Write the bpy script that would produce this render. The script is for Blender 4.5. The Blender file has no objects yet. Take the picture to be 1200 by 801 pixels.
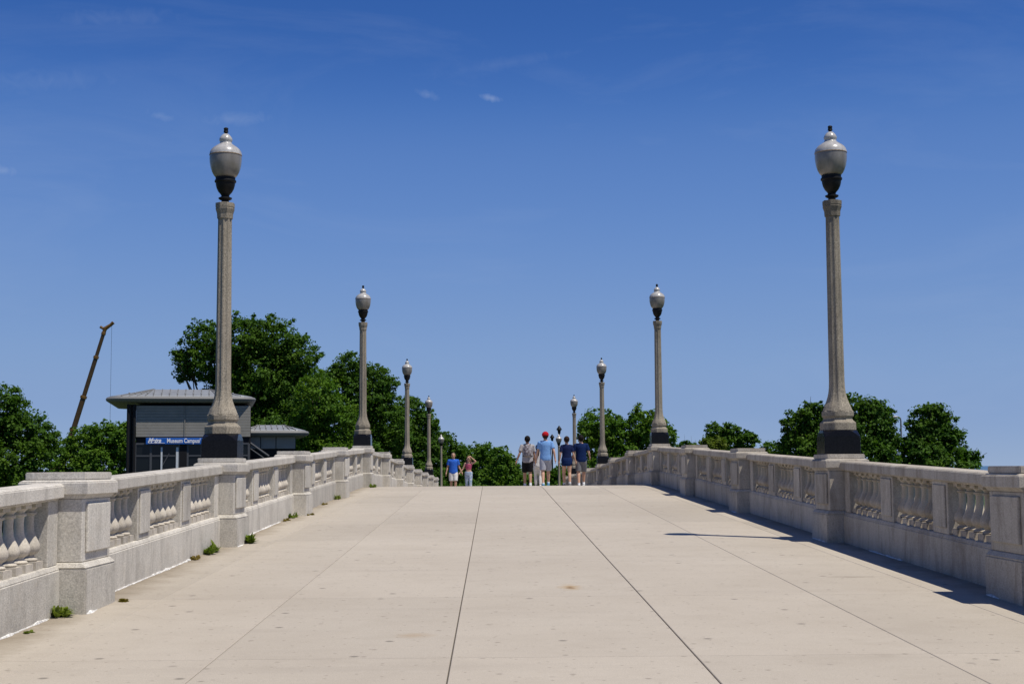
import bpy, bmesh, math, random
import numpy as np
from mathutils import Vector, Matrix
random.seed(7)
RNG = np.random.default_rng(11)
scn = bpy.context.scene
COL = scn.collection

# ------------------------------------------------------------------ camera
F_PX, PITCH, ROLL, YAW = 1667.0, 0.0877, 0.0066, 0.0141
CAM = Vector((-0.519, 0.0, 1.456))
fw = Vector((math.sin(YAW)*math.cos(PITCH), math.cos(YAW)*math.cos(PITCH), math.sin(PITCH)))
rt0 = Vector((math.cos(YAW), -math.sin(YAW), 0.0))
up0 = rt0.cross(fw)
rt = math.cos(ROLL)*rt0 - math.sin(ROLL)*up0
up = math.sin(ROLL)*rt0 + math.cos(ROLL)*up0
cam_data = bpy.data.cameras.new('camera')
cam = bpy.data.objects.new('camera', cam_data)
COL.objects.link(cam)
cam_data.sensor_width = 36.0
cam_data.lens = F_PX/1200.0*36.0
cam_data.clip_start = 0.1
cam_data.clip_end = 12000
cam.matrix_world = Matrix(((rt.x, up.x, -fw.x, CAM.x), (rt.y, up.y, -fw.y, CAM.y), (rt.z, up.z, -fw.z, CAM.z), (0, 0, 0, 1)))
scn.camera = cam

# ------------------------------------------------------------------ sky, sun, exposure
SUN = Vector((0.346, -0.232, 0.909)).normalized()
SUN_EL = math.asin(SUN.z)
SUN_AZ = math.atan2(SUN.x, SUN.y)
world = bpy.data.worlds.new('World')
scn.world = world
world.use_nodes = True
wn, wl = world.node_tree.nodes, world.node_tree.links
wn.clear()
w_out = wn.new('ShaderNodeOutputWorld')
w_bg = wn.new('ShaderNodeBackground')
w_bg.inputs['Strength'].default_value = 0.105
w_sky = wn.new('ShaderNodeTexSky')
w_sky.sky_type = 'NISHITA'
w_sky.sun_disc = False
w_sky.sun_elevation = SUN_EL
w_sky.sun_rotation = SUN_AZ
w_sky.altitude = 200
w_sky.air_density = 0.5
w_sky.dust_density = 0.0
w_sky.ozone_density = 3.0
# tone of a clear polarised sky: one curve per channel over the whole dome
w_pre = wn.new('ShaderNodeVectorMath'); w_pre.operation = 'SCALE'; w_pre.inputs['Scale'].default_value = 0.105
w_cv = wn.new('ShaderNodeRGBCurve')
for ch, pts in ((0, ((0, 0), (.082, .036), (.12, .104), (.245, .206), (.442, .25), (1, .42))),
                (1, ((0, 0), (.146, .119), (.212, .224), (.404, .336), (.639, .37), (1, .50))),
                (2, ((0, 0), (.297, .395), (.407, .535), (.655, .600), (.813, .602), (1, .64)))):
    cvs = w_cv.mapping.curves[ch].points
    cvs[0].location = pts[0]; cvs[1].location = pts[-1]
    for q_ in pts[1:-1]: cvs.new(*q_)
w_cv.mapping.update()
w_hs = wn.new('ShaderNodeVectorMath'); w_hs.operation = 'SCALE'; w_hs.inputs['Scale'].default_value = 1/0.105
# thin wisps of cirrus, laid out by sky direction
w_tc = wn.new('ShaderNodeTexCoord')
w_map = wn.new('ShaderNodeMapping')
w_map.inputs['Rotation'].default_value = (0.0, -0.30, 0.2)
w_map.inputs['Scale'].default_value = (2.0, 2.0, 8.0)
w_no = wn.new('ShaderNodeTexNoise')
w_no.inputs['Scale'].default_value = 2.1
w_no.inputs['Detail'].default_value = 9
w_no.inputs['Roughness'].default_value = 0.62
w_no.inputs['Distortion'].default_value = 0.7
w_r = wn.new('ShaderNodeValToRGB')
w_r.color_ramp.elements[0].position = 0.52
w_r.color_ramp.elements[1].position = 0.86
w_r.color_ramp.elements[1].color = (0.11, 0.11, 0.11, 1)
w_fine = wn.new('ShaderNodeTexNoise')
w_fine.inputs['Scale'].default_value = 90
w_fine.inputs['Detail'].default_value = 6
w_fine.inputs['Distortion'].default_value = 1.0
wl.new(w_tc.outputs['Generated'], w_fine.inputs['Vector'])
def wmath(op, a, b_=None):
    n_ = wn.new('ShaderNodeMath'); n_.operation = op
    for k_, v_ in enumerate((a, b_)):
        if v_ is None: continue
        if isinstance(v_, (int, float)): n_.inputs[k_].default_value = v_
        else: wl.new(v_, n_.inputs[k_])
    return n_.outputs[0]
def puff(px, py, rx, ry, tilt, amt):
    """a small shred of cloud in the direction that the photo shows at px, py"""
    d0 = (fw + rt*((px-600)/F_PX) + up*((400.5-py)/F_PX)).normalized()
    ax_ = d0.cross(Vector((0, 0, 1))).normalized(); ay_ = ax_.cross(d0).normalized()
    a1 = ax_*math.cos(tilt)+ay_*math.sin(tilt); a2 = ay_*math.cos(tilt)-ax_*math.sin(tilt)
    o_ = []
    for a_, r_ in ((a1, rx), (a2, ry)):
        n_ = wn.new('ShaderNodeVectorMath'); n_.operation = 'DOT_PRODUCT'; wl.new(w_tc.outputs['Generated'], n_.inputs[0]); n_.inputs[1].default_value = a_
        v_ = wmath('MULTIPLY', wmath('SUBTRACT', n_.outputs['Value'], a_.dot(d0)), F_PX/r_); o_.append(wmath('MULTIPLY', v_, v_))
    dist = wmath('SQRT', wmath('ADD', o_[0], o_[1]))
    body_ = wmath('MAXIMUM', wmath('SUBTRACT', 1.0, wmath('ADD', dist, wmath('MULTIPLY', wmath('SUBTRACT', w_fine.outputs['Fac'], .5), 1.8))), 0.0)
    return wmath('MULTIPLY', body_, amt)
wl.new(w_tc.outputs['Generated'], w_map.inputs['Vector'])
wl.new(w_map.outputs['Vector'], w_no.inputs['Vector'])
wl.new(w_no.outputs['Fac'], w_r.inputs['Fac'])
w_cl = w_r.outputs['Color']
for args in ((575, 115, 15, 5, -.2, .30), (188, 136, 18, 7, -.1, .18), (500, 111, 14, 6, -.3, .16), (590, 75, 90, 8, .15, .05), (270, 140, 50, 10, .05, .12), (5, 200, 22, 8, 0, .22), (60, 95, 130, 16, .12, .06), (130, 22, 80, 12, .1, .07)):
    w_cl = wmath('MAXIMUM', w_cl, puff(*args))
w_mix = wn.new('ShaderNodeMixRGB')
w_mix.inputs['Color2'].default_value = (4.4, 5.2, 6.9, 1)
wl.new(w_sky.outputs['Color'], w_pre.inputs[0])
wl.new(w_pre.outputs['Vector'], w_cv.inputs['Color'])
wl.new(w_cv.outputs['Color'], w_hs.inputs[0])
wl.new(w_hs.outputs['Vector'], w_mix.inputs['Color1'])
wl.new(w_cl, w_mix.inputs['Fac'])
wl.new(w_mix.outputs['Color'], w_bg.inputs['Color'])
wl.new(w_bg.outputs['Background'], w_out.inputs['Surface'])

sun_data = bpy.data.lights.new('sun', 'SUN')
sun_data.energy = 4.75
sun_data.angle = math.radians(0.53)
sun_data.color = (1.0, 0.935, 0.83)
sun = bpy.data.objects.new('sun', sun_data)
COL.objects.link(sun)
sun.rotation_euler = SUN.to_track_quat('Z', 'Y').to_euler()
sun.location = (30, -20, 80)

scn.view_settings.view_transform = 'Standard'
scn.view_settings.look = 'None'
scn.view_settings.exposure = 0.0
scn.view_settings.gamma = 1.0
scn.view_settings.use_curve_mapping = False

# ------------------------------------------------------------------ helpers
def at(px, py, Y):
    """point at distance Y (metres along the bridge) seen at photo position px, py (1200 x 801)"""
    u, v = (px-600)/F_PX, (400.5-py)/F_PX
    d = fw + rt*u + up*v
    return CAM + d*((Y-CAM.y)/d.y)

def tag(o, label=None, cat=None, group=None, kind=None):
    if label: o['label'] = label
    if cat: o['category'] = cat
    if group: o['group'] = group
    if kind: o['kind'] = kind
    return o

def empty(name, loc, rz=0.0):
    o = bpy.data.objects.new(name, None)
    o.empty_display_size = 0.2
    COL.objects.link(o)
    o.location = loc
    o.rotation_euler = (0, 0, rz)
    return o

def link(name, mesh, parent=None, loc=(0, 0, 0), rz=0.0):
    o = bpy.data.objects.new(name, mesh)
    COL.objects.link(o)
    o.location = loc
    o.rotation_euler = (0, 0, rz)
    if parent: o.parent = parent
    return o

def copy_tree(o, parent=None):
    c = o.copy()
    COL.objects.link(c)
    c.parent = parent
    for ch in list(o.children):
        copy_tree(ch, c)
    return c

def smooth(me, angle=None):
    me.polygons.foreach_set('use_smooth', [True]*len(me.polygons))
    if angle is not None:
        try: me.set_sharp_from_angle(angle=math.radians(angle))
        except Exception: pass
    return me

class MB:
    """collects simple shapes for ONE mesh"""
    def __init__(s): s.v, s.f = [], []
    def add(s, vs, fs):
        n = len(s.v); s.v += [tuple(p) for p in vs]; s.f += [tuple(i+n for i in f) for f in fs]; return s
    def box(s, x0, x1, y0, y1, z0, z1, shear=0.0, dx=0.0):
        """shear: dz per metre along y (measured from y=0)"""
        q = []
        for z in (z0, z1):
            for (x, y) in ((x0, y0), (x1, y0), (x1, y1), (x0, y1)): q.append((x, y, z+shear*y))
        return s.add(q, [(3, 2, 1, 0), (4, 5, 6, 7), (0, 1, 5, 4), (1, 2, 6, 5), (2, 3, 7, 6), (3, 0, 4, 7)])
    def frustum(s, a, b, z0, z1, shear=0.0):
        """a,b = (x0,x1,y0,y1) at z0 and z1"""
        q = []
        for (x0, x1, y0, y1), z in ((a, z0), (b, z1)):
            for (x, y) in ((x0, y0), (x1, y0), (x1, y1), (x0, y1)): q.append((x, y, z+shear*y))
        return s.add(q, [(3, 2, 1, 0), (4, 5, 6, 7), (0, 1, 5, 4), (1, 2, 6, 5), (2, 3, 7, 6), (3, 0, 4, 7)])
    def rings(s, rings, cap=True):
        n = len(rings[0]); vs = [p for r in rings for p in r]; fs = []
        for i in range(len(rings)-1):
            for j in range(n):
                k = (j+1) % n
                fs.append((i*n+j, i*n+k, (i+1)*n+k, (i+1)*n+j))
        if cap:
            fs.append(tuple(range(n-1, -1, -1)))
            fs.append(tuple((len(rings)-1)*n+j for j in range(n)))
        return s.add(vs, fs)
    def lathe(s, prof, n=24, c=(0, 0), sect=None, cap=True):
        """prof = [(r,z)]; sect = radius multiplier per angle"""
        R = []
        for r, z in prof:
            R.append([(c[0]+r*(sect[j] if sect else 1)*math.cos(2*math.pi*(j+.5)/n), c[1]+r*(sect[j] if sect else 1)*math.sin(2*math.pi*(j+.5)/n), z) for j in range(n)])
        return s.rings(R, cap)
    def tube(s, pts, rad, n=10):
        """tube through points with radii"""
        pts = [Vector(p) for p in pts]
        if not isinstance(rad, (list, tuple)): rad = [rad]*len(pts)
        R = []; ref = None
        for i, p in enumerate(pts):
            t = (pts[min(i+1, len(pts)-1)]-pts[max(i-1, 0)])
            if t.length < 1e-9: t = Vector((0, 0, 1))
            t.normalize()
            if ref is None:
                ref = Vector((0, 1, 0)) if abs(t.y) < .9 else Vector((1, 0, 0))
            a = t.cross(ref)
            if a.length < 1e-6: a = t.cross(Vector((1, 0, 0)))
            a.normalize(); b = t.cross(a); ref = -t.cross(a).cross(t) if False else ref
            R.append([tuple(p+(a*math.cos(2*math.pi*j/n)+b*math.sin(2*math.pi*j/n))*rad[i]) for j in range(n)])
        return s.rings(R)
    def ell(s, c, r, n=12, m=8):
        R = []
        for i in range(m+1):
            th = math.pi*(i+.02)/(m+.04) if 0 < i < m else (0.02 if i == 0 else math.pi-.02)
            R.append([(c[0]+r[0]*math.sin(th)*math.cos(2*math.pi*j/n), c[1]+r[1]*math.sin(th)*math.sin(2*math.pi*j/n), c[2]-r[2]*math.cos(th)) for j in range(n)])
        return s.rings(R)
    def mesh(s, name, mat, bevel=0.0, seg=1, sm=None, xf=None):
        me = bpy.data.meshes.new(name)
        me.from_pydata(s.v, [], s.f)
        if bevel > 0:
            bm = bmesh.new(); bm.from_mesh(me)
            ed = [e for e in bm.edges if len(e.link_faces) == 2 and e.calc_face_angle(0) > 0.35]
            bmesh.ops.bevel(bm, geom=ed, offset=bevel, segments=seg, affect='EDGES', clamp_overlap=True)
            bm.to_mesh(me); bm.free()
        me.materials.append(mat)
        if sm is not None: smooth(me, sm)
        me.update()
        return me
    def build(s, name, mat, parent=None, loc=(0, 0, 0), rz=0.0, bevel=0.0, seg=1, sm=None):
        return link(name, s.mesh(name, mat, bevel, seg, sm), parent, loc, rz)

# ------------------------------------------------------------------ materials
def mat(name):
    m = bpy.data.materials.new(name); m.use_nodes = True
    nt = m.node_tree; b = nt.nodes['Principled BSDF']
    return m, nt, b
def N(nt, t, **kw):
    n = nt.nodes.new(t)
    for k, v in kw.items():
        if k in n.inputs: n.inputs[k].default_value = v
        else: setattr(n, k, v)
    return n
def ramp(nt, fac, stops):
    r = nt.nodes.new('ShaderNodeValToRGB')
    e = r.color_ramp.elements
    while len(e) < len(stops): e.new(0.5)
    for i, (p, c) in enumerate(stops):
        e[i].position = p; e[i].color = (c[0], c[1], c[2], 1) if hasattr(c, '__len__') else (c, c, c, 1)
    nt.links.new(fac, r.inputs['Fac'])
    return r.outputs['Color']
def mix(nt, fac, a, b, mode='MIX'):
    m = nt.nodes.new('ShaderNodeMixRGB'); m.blend_type = mode
    for s, v in ((m.inputs[0], fac), (m.inputs['Color1'], a), (m.inputs['Color2'], b)):
        if hasattr(v, 'default_value') or hasattr(v, 'is_linked'): nt.links.new(v, s)
        elif hasattr(v, '__len__'): s.default_value = (v[0], v[1], v[2], 1)
        else: s.default_value = v if s.name == 'Fac' else (v, v, v, 1)
    return m.outputs['Color']
def pos(nt, scale=(1, 1, 1), obj=False):
    if obj: src = nt.nodes.new('ShaderNodeTexCoord').outputs['Object']
    else: src = nt.nodes.new('ShaderNodeNewGeometry').outputs['Position']
    mp = nt.nodes.new('ShaderNodeMapping'); mp.inputs['Scale'].default_value = scale
    nt.links.new(src, mp.inputs['Vector'])
    return mp.outputs['Vector']
def noise(nt, vec, scale, detail=4, rough=.55, dist=0):
    n = N(nt, 'ShaderNodeTexNoise', Scale=scale, Detail=detail, Roughness=rough, Distortion=dist)
    nt.links.new(vec, n.inputs['Vector']); return n.outputs['Fac']
def bump(nt, b, h, strength=.3, dist=.01, prev=None):
    bn = N(nt, 'ShaderNodeBump', Strength=strength, Distance=dist)
    nt.links.new(h, bn.inputs['Height'])
    if prev is not None: nt.links.new(prev, bn.inputs['Normal'])
    nt.links.new(bn.outputs['Normal'], b.inputs['Normal']); return bn.outputs['Normal']

def stone_mat(name, base, dark, grime=0.35, speck=0.5, rough=.9, warm=(.34, .27, .18)):
    m, nt, b = mat(name)
    p = pos(nt)
    sp = noise(nt, p, 70, 3, .75)                      # aggregate speckle
    sp2 = noise(nt, p, 30, 3, .7)
    big = noise(nt, p, 1.1, 6, .65)
    blot = noise(nt, p, 5.5, 5, .65)
    st = noise(nt, pos(nt, (2.6, 2.6, 0.55)), 1.2, 7, .7, 1.2)    # run-down streaks
    st2 = noise(nt, pos(nt, (13, 13, 1.1)), 1.0, 4, .6, .3)
    c = mix(nt, ramp(nt, sp, [(.32, 0.0), (.68, 1.0)]), [x*(1-speck*.6) for x in base], [min(.85, x*(1+speck*.28)) for x in base])
    c = mix(nt, ramp(nt, sp2, [(.57, 0), (.72, speck*.6)]), c, dark)
    c = mix(nt, ramp(nt, blot, [(.52, 0), (.74, grime*.5)]), c, warm)
    c = mix(nt, ramp(nt, st, [(.47, 0), (.72, grime)]), c, dark)
    c = mix(nt, ramp(nt, st2, [(.56, 0), (.80, grime*.35)]), c, dark)
    c = mix(nt, ramp(nt, big, [(.45, 0), (.75, grime*.7)]), c, dark)
    oi = nt.nodes.new('ShaderNodeObjectInfo')
    c = mix(nt, 1.0, c, ramp(nt, oi.outputs['Random'], [(0, .86), (1, 1.06)]), 'MULTIPLY')
    nt.links.new(c, b.inputs['Base Color'])
    b.inputs['Roughness'].default_value = rough
    b.inputs['Specular IOR Level'].default_value = .2
    n1 = bump(nt, b, sp, .35, .005)
    bump(nt, b, blot, .3, .02, n1)
    return m
M = {}
DK = (.15, .135, .115)
M['stone'] = stone_mat('rail_concrete', (.63, .595, .525), DK, .42, .55)
M['stone2'] = stone_mat('coping_concrete', (.60, .565, .50), DK, .42, .5)
M['baluster'] = stone_mat('baluster_concrete', (.58, .53, .45), DK, .40, .35)
M['stone_right'] = stone_mat('stained_shaded_rail_concrete', (.56, .51, .425), (.15, .118, .085), .62, .5)  # right parapet: heavier stains, with its shade also darkened into the stone colours
M['stone2_right'] = stone_mat('stained_shaded_coping_concrete', (.54, .49, .41), (.15, .118, .085), .62, .5)
M['baluster_right'] = stone_mat('stained_shaded_baluster_concrete', (.50, .44, .35), (.15, .115, .08), .65, .35)
M['shaft'] = stone_mat('lamp_concrete', (.345, .305, .24), (.08, .07, .055), .5, 1.0)

m, nt, b = mat('deck_concrete')
p = pos(nt)
big = noise(nt, p, .35, 6, .6); mid = noise(nt, p, 2.4, 6, .65); fine = noise(nt, p, 160, 2, .6)
broom = noise(nt, pos(nt, (.7, 26, 1)), 3.0, 3, .6)
streak = noise(nt, pos(nt, (.35, 3.2, 1)), 1.1, 5, .6)
c = mix(nt, ramp(nt, big, [(.3, 0), (.7, 1)]), (.435, .385, .315), (.50, .45, .375))
c = mix(nt, ramp(nt, mid, [(.48, 0), (.75, .30)]), c, (.34, .295, .235))
c = mix(nt, ramp(nt, streak, [(.55, 0), (.75, .28)]), c, (.35, .31, .26))
c = mix(nt, ramp(nt, broom, [(.35, 0), (.75, .22)]), c, (.37, .325, .265))
c = mix(nt, ramp(nt, fine, [(.35, .35), (.6, 0)]), c, (.2, .18, .15))
# flattened chewing gum and small dark spots
def spots(c, sc, r0, r1, lo, amt, col):
    vo = N(nt, 'ShaderNodeTexVoronoi', Scale=sc, Randomness=1.0); vo.voronoi_dimensions = '2D'; nt.links.new(p, vo.inputs['Vector'])
    gt = nt.nodes.new('ShaderNodeSeparateColor'); nt.links.new(vo.outputs['Color'], gt.inputs['Color'])
    g1 = ramp(nt, vo.outputs['Distance'], [(r0*sc, 1), (r1*sc, 0)])
    return mix(nt, mix(nt, 1.0, g1, ramp(nt, gt.outputs['Red'], [(lo, 0), (min(1, lo+.12), amt)]), 'MULTIPLY'), c, col)
c = spots(c, 1.0, .018, .040, .40, .75, (.15, .135, .115))
c = spots(c, 2.3, .010, .026, .55, .65, (.19, .165, .135))
c = spots(c, 6.0, .006, .015, .45, .6, (.22, .19, .155))
c = spots(c, .45, .03, .10, .45, .30, (.30, .26, .21))
# dirt washed against the foot of the parapets
sx_ = nt.nodes.new('ShaderNodeSeparateXYZ'); nt.links.new(p, sx_.inputs[0])
ab = nt.nodes.new('ShaderNodeMath'); ab.operation = 'ABSOLUTE'; nt.links.new(sx_.outputs['X'], ab.inputs[0])
dn = nt.nodes.new('ShaderNodeMath'); dn.operation = 'MULTIPLY_ADD'; nt.links.new(noise(nt, p, 2.2, 6, .7), dn.inputs[0]); dn.inputs[1].default_value = .7; nt.links.new(ab.outputs[0], dn.inputs[2])
mr = nt.nodes.new('ShaderNodeMapRange'); mr.inputs['From Min'].default_value = 4.08; mr.inputs['From Max'].default_value = 4.50; nt.links.new(dn.outputs[0], mr.inputs['Value'])
c = mix(nt, ramp(nt, mr.outputs['Result'], [(0, 0), (1, .8)]), c, (.17, .135, .09))
# fine cracks
cr = N(nt, 'ShaderNodeTexVoronoi', Scale=.34, Randomness=1.0); cr.voronoi_dimensions = '2D'; cr.feature = 'DISTANCE_TO_EDGE'
wv = nt.nodes.new('ShaderNodeVectorMath'); wv.operation = 'ADD'; nw = N(nt, 'ShaderNodeTexNoise', Scale=1.4, Detail=5.0); nt.links.new(p, nw.inputs['Vector'])
nt.links.new(p, wv.inputs[0]); nt.links.new(nw.outputs['Color'], wv.inputs[1]); nt.links.new(wv.outputs[0], cr.inputs['Vector'])
ck = mix(nt, 1.0, ramp(nt, cr.outputs['Distance'], [(.0006, 1), (.0024, 0)]), ramp(nt, noise(nt, p, .22, 2), [(.52, 0), (.60, .55)]), 'MULTIPLY')
c = mix(nt, ck, c, (.16, .14, .115))
# rust-brown stains on single spots of the paving
def stain(c, x, y, rx, ry, col, amt):
    mp = nt.nodes.new('ShaderNodeMapping'); mp.vector_type = 'POINT'
    mp.inputs['Location'].default_value = (-x/rx, -y/ry, 0); mp.inputs['Scale'].default_value = (1/rx, 1/ry, 0)
    g = nt.nodes.new('ShaderNodeNewGeometry'); nt.links.new(g.outputs['Position'], mp.inputs['Vector'])
    ln = nt.nodes.new('ShaderNodeVectorMath'); ln.operation = 'LENGTH'; nt.links.new(mp.outputs['Vector'], ln.inputs[0])
    ad = nt.nodes.new('ShaderNodeMath'); ad.operation = 'ADD'
    no = noise(nt, p, 9, 4, .6); sc = nt.nodes.new('ShaderNodeMath'); sc.operation = 'MULTIPLY_ADD'
    nt.links.new(no, sc.inputs[0]); sc.inputs[1].default_value = 1.6; sc.inputs[2].default_value = -.8
    nt.links.new(ln.outputs['Value'], ad.inputs[0]); nt.links.new(sc.outputs[0], ad.inputs[1])
    return mix(nt, ramp(nt, ad.outputs[0], [(.25, amt), (1.0, 0)]), c, col)
c = stain(c, .205, 13.55, .12, .30, (.36, .23, .09), .6)
c = stain(c, .20, 13.50, .05, .12, (.17, .10, .045), .85)
c = stain(c, -1.09, 10.42, .16, .16, (.33, .22, .11), .35)
c = stain(c, 3.05, 14.3, .35, .10, (.22, .19, .15), .5)
oi = nt.nodes.new('ShaderNodeObjectInfo')
c = mix(nt, 1.0, c, ramp(nt, oi.outputs['Random'], [(0, .93), (1, 1.04)]), 'MULTIPLY')
nt.links.new(c, b.inputs['Base Color']); b.inputs['Roughness'].default_value = .88; b.inputs['Specular IOR Level'].default_value = .2
n1 = bump(nt, b, broom, .12, .004); n2 = bump(nt, b, fine, .2, .003, n1)
M['deck'] = m

def plain(name, col, rough=.6, metal=0.0, spec=.4, var=.18, scale=30, bmp=0.0):
    m, nt, b = mat(name)
    n = noise(nt, pos(nt, obj=True), scale, 4, .6)
    c = mix(nt, ramp(nt, n, [(.3, 0), (.7, 1)]), [x*(1-var) for x in col], [min(1, x*(1+var)) for x in col])
    nt.links.new(c, b.inputs['Base Color'])
    b.inputs['Roughness'].default_value = rough; b.inputs['Metallic'].default_value = metal
    b.inputs['Specular IOR Level'].default_value = spec
    if bmp: bump(nt, b, n, bmp, .01)
    return m
M['joint'] = plain('joint_filler', (.10, .088, .075), .95)
M['sealant'] = plain('white_sealant', (.64, .63, .60), .8, var=.4, scale=26, bmp=.4)
M['granite'] = plain('black_granite', (.009, .009, .011), .15, spec=.13, var=.5, scale=60)
M['iron'] = plain('black_cast_iron', (.010, .010, .010), .5, spec=.18)
M['globe'] = None
m, nt, b = mat('lamp_glass')
n = noise(nt, pos(nt, (1, 1, .4), obj=True), 9, 4, .6)
c = mix(nt, ramp(nt, n, [(.35, 0), (.7, 1)]), (.17, .155, .135), (.25, .235, .21))
nt.links.new(c, b.inputs['Base Color']); b.inputs['Roughness'].default_value = .22; b.inputs['Specular IOR Level'].default_value = .5
M['globe'] = m
m, nt, b = mat('lamp_lid_glass')
n = noise(nt, pos(nt, obj=True), 14, 4, .6)
c = mix(nt, ramp(nt, n, [(.35, 0), (.7, 1)]), (.34, .33, .31), (.50, .49, .47))
nt.links.new(c, b.inputs['Base Color']); b.inputs['Roughness'].default_value = .25; b.inputs['Specular IOR Level'].default_value = .6
M['lid'] = m
M['rust_ring'] = plain('tarnished_band', (.25, .19, .13), .6)

# ------------------------------------------------------------------ deck profile
B, Y0 = 6.8501, 11.7761
PK = [0, 1, 2, 3, 4, 5, 6, 7, 10]
PZ = [-1.1704, -1.0086, -.8400, -.6760, -.5253, -.6180, -.7950, -1.0088, -1.5364]
ky = np.array([-60.0] + [Y0+k*B for k in PK] + [150.0])
kz = np.array([-1.1704-.0243*(60+Y0)] + PZ + [-1.5364-.0257*(150-Y0-10*B)]) + CAM.z
def _slopes():
    h = np.diff(ky); d = np.diff(kz)/h; m = np.zeros(len(ky)); m[0], m[-1] = d[0], d[-1]
    for i in range(1, len(ky)-1):
        if d[i-1]*d[i] <= 0: m[i] = 0
        else:
            w1, w2 = 2*h[i]+h[i-1], h[i]+2*h[i-1]; m[i] = (w1+w2)/(w1/d[i-1]+w2/d[i])
    return m
km = _slopes()
def deck_z(y):
    i = int(np.clip(np.searchsorted(ky, y)-1, 0, len(ky)-2)); h = ky[i+1]-ky[i]; t = (y-ky[i])/h
    return float((1+2*t)*(1-t)**2*kz[i]+t*(1-t)**2*h*km[i]+t*t*(3-2*t)*kz[i+1]+t*t*(t-1)*h*km[i+1])
def pier_y(k): return Y0+.45+k*B

# ------------------------------------------------------------------ ground
def ground_z(x, y):
    t = min(1, max(0, (y-55)/38)); t = t*t*(3-2*t)
    s = min(1, max(0, (abs(x)-60)/60)); t *= (1-s)
    return -4.6+t*4.05
gx = [-4000, -1500, -600, -250, -120, -90, -60, -40, -25, -15, -8, 0, 8, 15, 25, 40, 60, 90, 120, 250, 600, 1500, 4000]
gy = [-600, -200, -60, -20, 0, 20, 40, 50, 56, 62, 68, 74, 80, 86, 92, 98, 110, 130, 160, 220, 350, 700, 1500, 4500]
vs = [(x, y, ground_z(x, y)) for y in gy for x in gx]
fs = [(j*len(gx)+i, j*len(gx)+i+1, (j+1)*len(gx)+i+1, (j+1)*len(gx)+i) for j in range(len(gy)-1) for i in range(len(gx)-1)]
m, nt, b = mat('lawn')
p = pos(nt)
c = mix(nt, noise(nt, p, .15, 5), (.035, .065, .018), (.07, .10, .03))
c = mix(nt, ramp(nt, noise(nt, p, 3, 5), [(.4, 0), (.7, .6)]), c, (.05, .05, .025))
nt.links.new(c, b.inputs['Base Color']); b.inputs['Roughness'].default_value = .95
gm = MB().add(vs, fs)
tag(gm.build('ground', m), kind='structure')

m, nt, b = mat('lake_water')
b.inputs['Base Color'].default_value = (.03, .09, .14, 1); b.inputs['Roughness'].default_value = .25
bump(nt, b, noise(nt, pos(nt, (1, .4, 1)), .6, 4), .3, .2)
tag(MB().add([(170, -600, -4.5), (4000, -600, -4.5), (4000, 4500, -4.5), (170, 4500, -4.5)], [(0, 1, 2, 3)]).build('lake', m), kind='structure')

# ------------------------------------------------------------------ bridge deck: body and paving slabs
DY0, DY1 = -8.0, 96.0
ys = np.arange(DY0, DY1+.01, 1.3)
def strip(x0, x1, yy, dz_top, thick, nameless=None):
    R = [[(x0, y, deck_z(y)+dz_top), (x1, y, deck_z(y)+dz_top), (x1, y, deck_z(y)+dz_top-thick), (x0, y, deck_z(y)+dz_top-thick)] for y in yy]
    return MB().rings(R)
body = strip(-4.55, 4.55, ys, -.014, .9).build('bridge_deck', M['joint'])
tag(body, kind='structure')
tag(strip(-4.0, 4.0, ys, -.92, 4.2).build('bridge_substructure', M['stone']), kind='structure')
XJ = [-4.06, -3.47, -2.33, -.795, .795, 2.33, 3.47, 4.06]
SL = B/2
nrow = int((DY1-DY0)/SL)
for r in range(nrow):
    a, e = DY0+.25+r*SL, DY0+.25+(r+1)*SL
    for i in range(7):
        g = .006 if 0 < i < 6 else .004
        gap = (0, .0018, .0028, .0042, .0042, .0028, .0018, 0)
        x0, x1 = XJ[i]+gap[i], XJ[i+1]-gap[i+1]
        yy = np.linspace(a+.002, e-.002, 4)
        R = []
        for y in yy:
            z = deck_z(y)
            R.append([(x0, y, z-.004), (x0+.004, y, z), (x1-.004, y, z), (x1, y, z-.004), (x1, y, z-.0135), (x0, y, z-.0135)])
        MB().rings(R).build('slab', M['deck'], body)

# ------------------------------------------------------------------ piers
ORD = ['first', 'second', 'third', 'fourth', 'fifth', 'sixth', 'seventh', 'eighth', 'ninth', 'tenth', 'eleventh', 'twelfth', 'thirteenth', 'fourteenth']
me_plinth = MB()
me_plinth.box(-.285, .285, -.45, .45, -.35, .36)
me_plinth = me_plinth.mesh('plinth', M['stone'], .012, 2)
me_wash = MB().frustum((-.283, .283, -.448, .448), (-.24, .24, -.424, .424), .3605, .405).mesh('plinth_wash', M['stone'], .006, 1)
me_die = MB().box(-.235, .235, -.418, .418, .4055, .925).mesh('die', M['stone'], .008, 1)
me_panel = MB().frustum((.2345, .262, -.335, .335), (.2345, .262, -.335, .335), .485, .885).mesh('panel', M['stone'], .007, 1)
me_mould = MB().frustum((-.240, .240, -.423, .423), (-.266, .266, -.440, .440), .9255, .957).mesh('bed_mould', M['stone2'])
me_cap = MB()
me_cap.box(-.29, .29, -.455, .455, .9575, 1.06)
me_cap.frustum((-.288, .288, -.453, .453), (-.258, .258, -.423, .423), 1.0605, 1.078)
me_cap = me_cap.mesh('cap', M['stone2'], .007, 1)
me_slab = MB().box(-.25, .25, -.395, .395, 1.0785, 1.142).mesh('cap_slab', M['stone2'], .008, 2)
PIER_MESH = [('plinth', me_plinth), ('plinth_wash', me_wash), ('die', me_die), ('bed_mould', me_mould), ('cap', me_cap), ('cap_slab', me_slab), ('panel', me_panel)]
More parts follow.
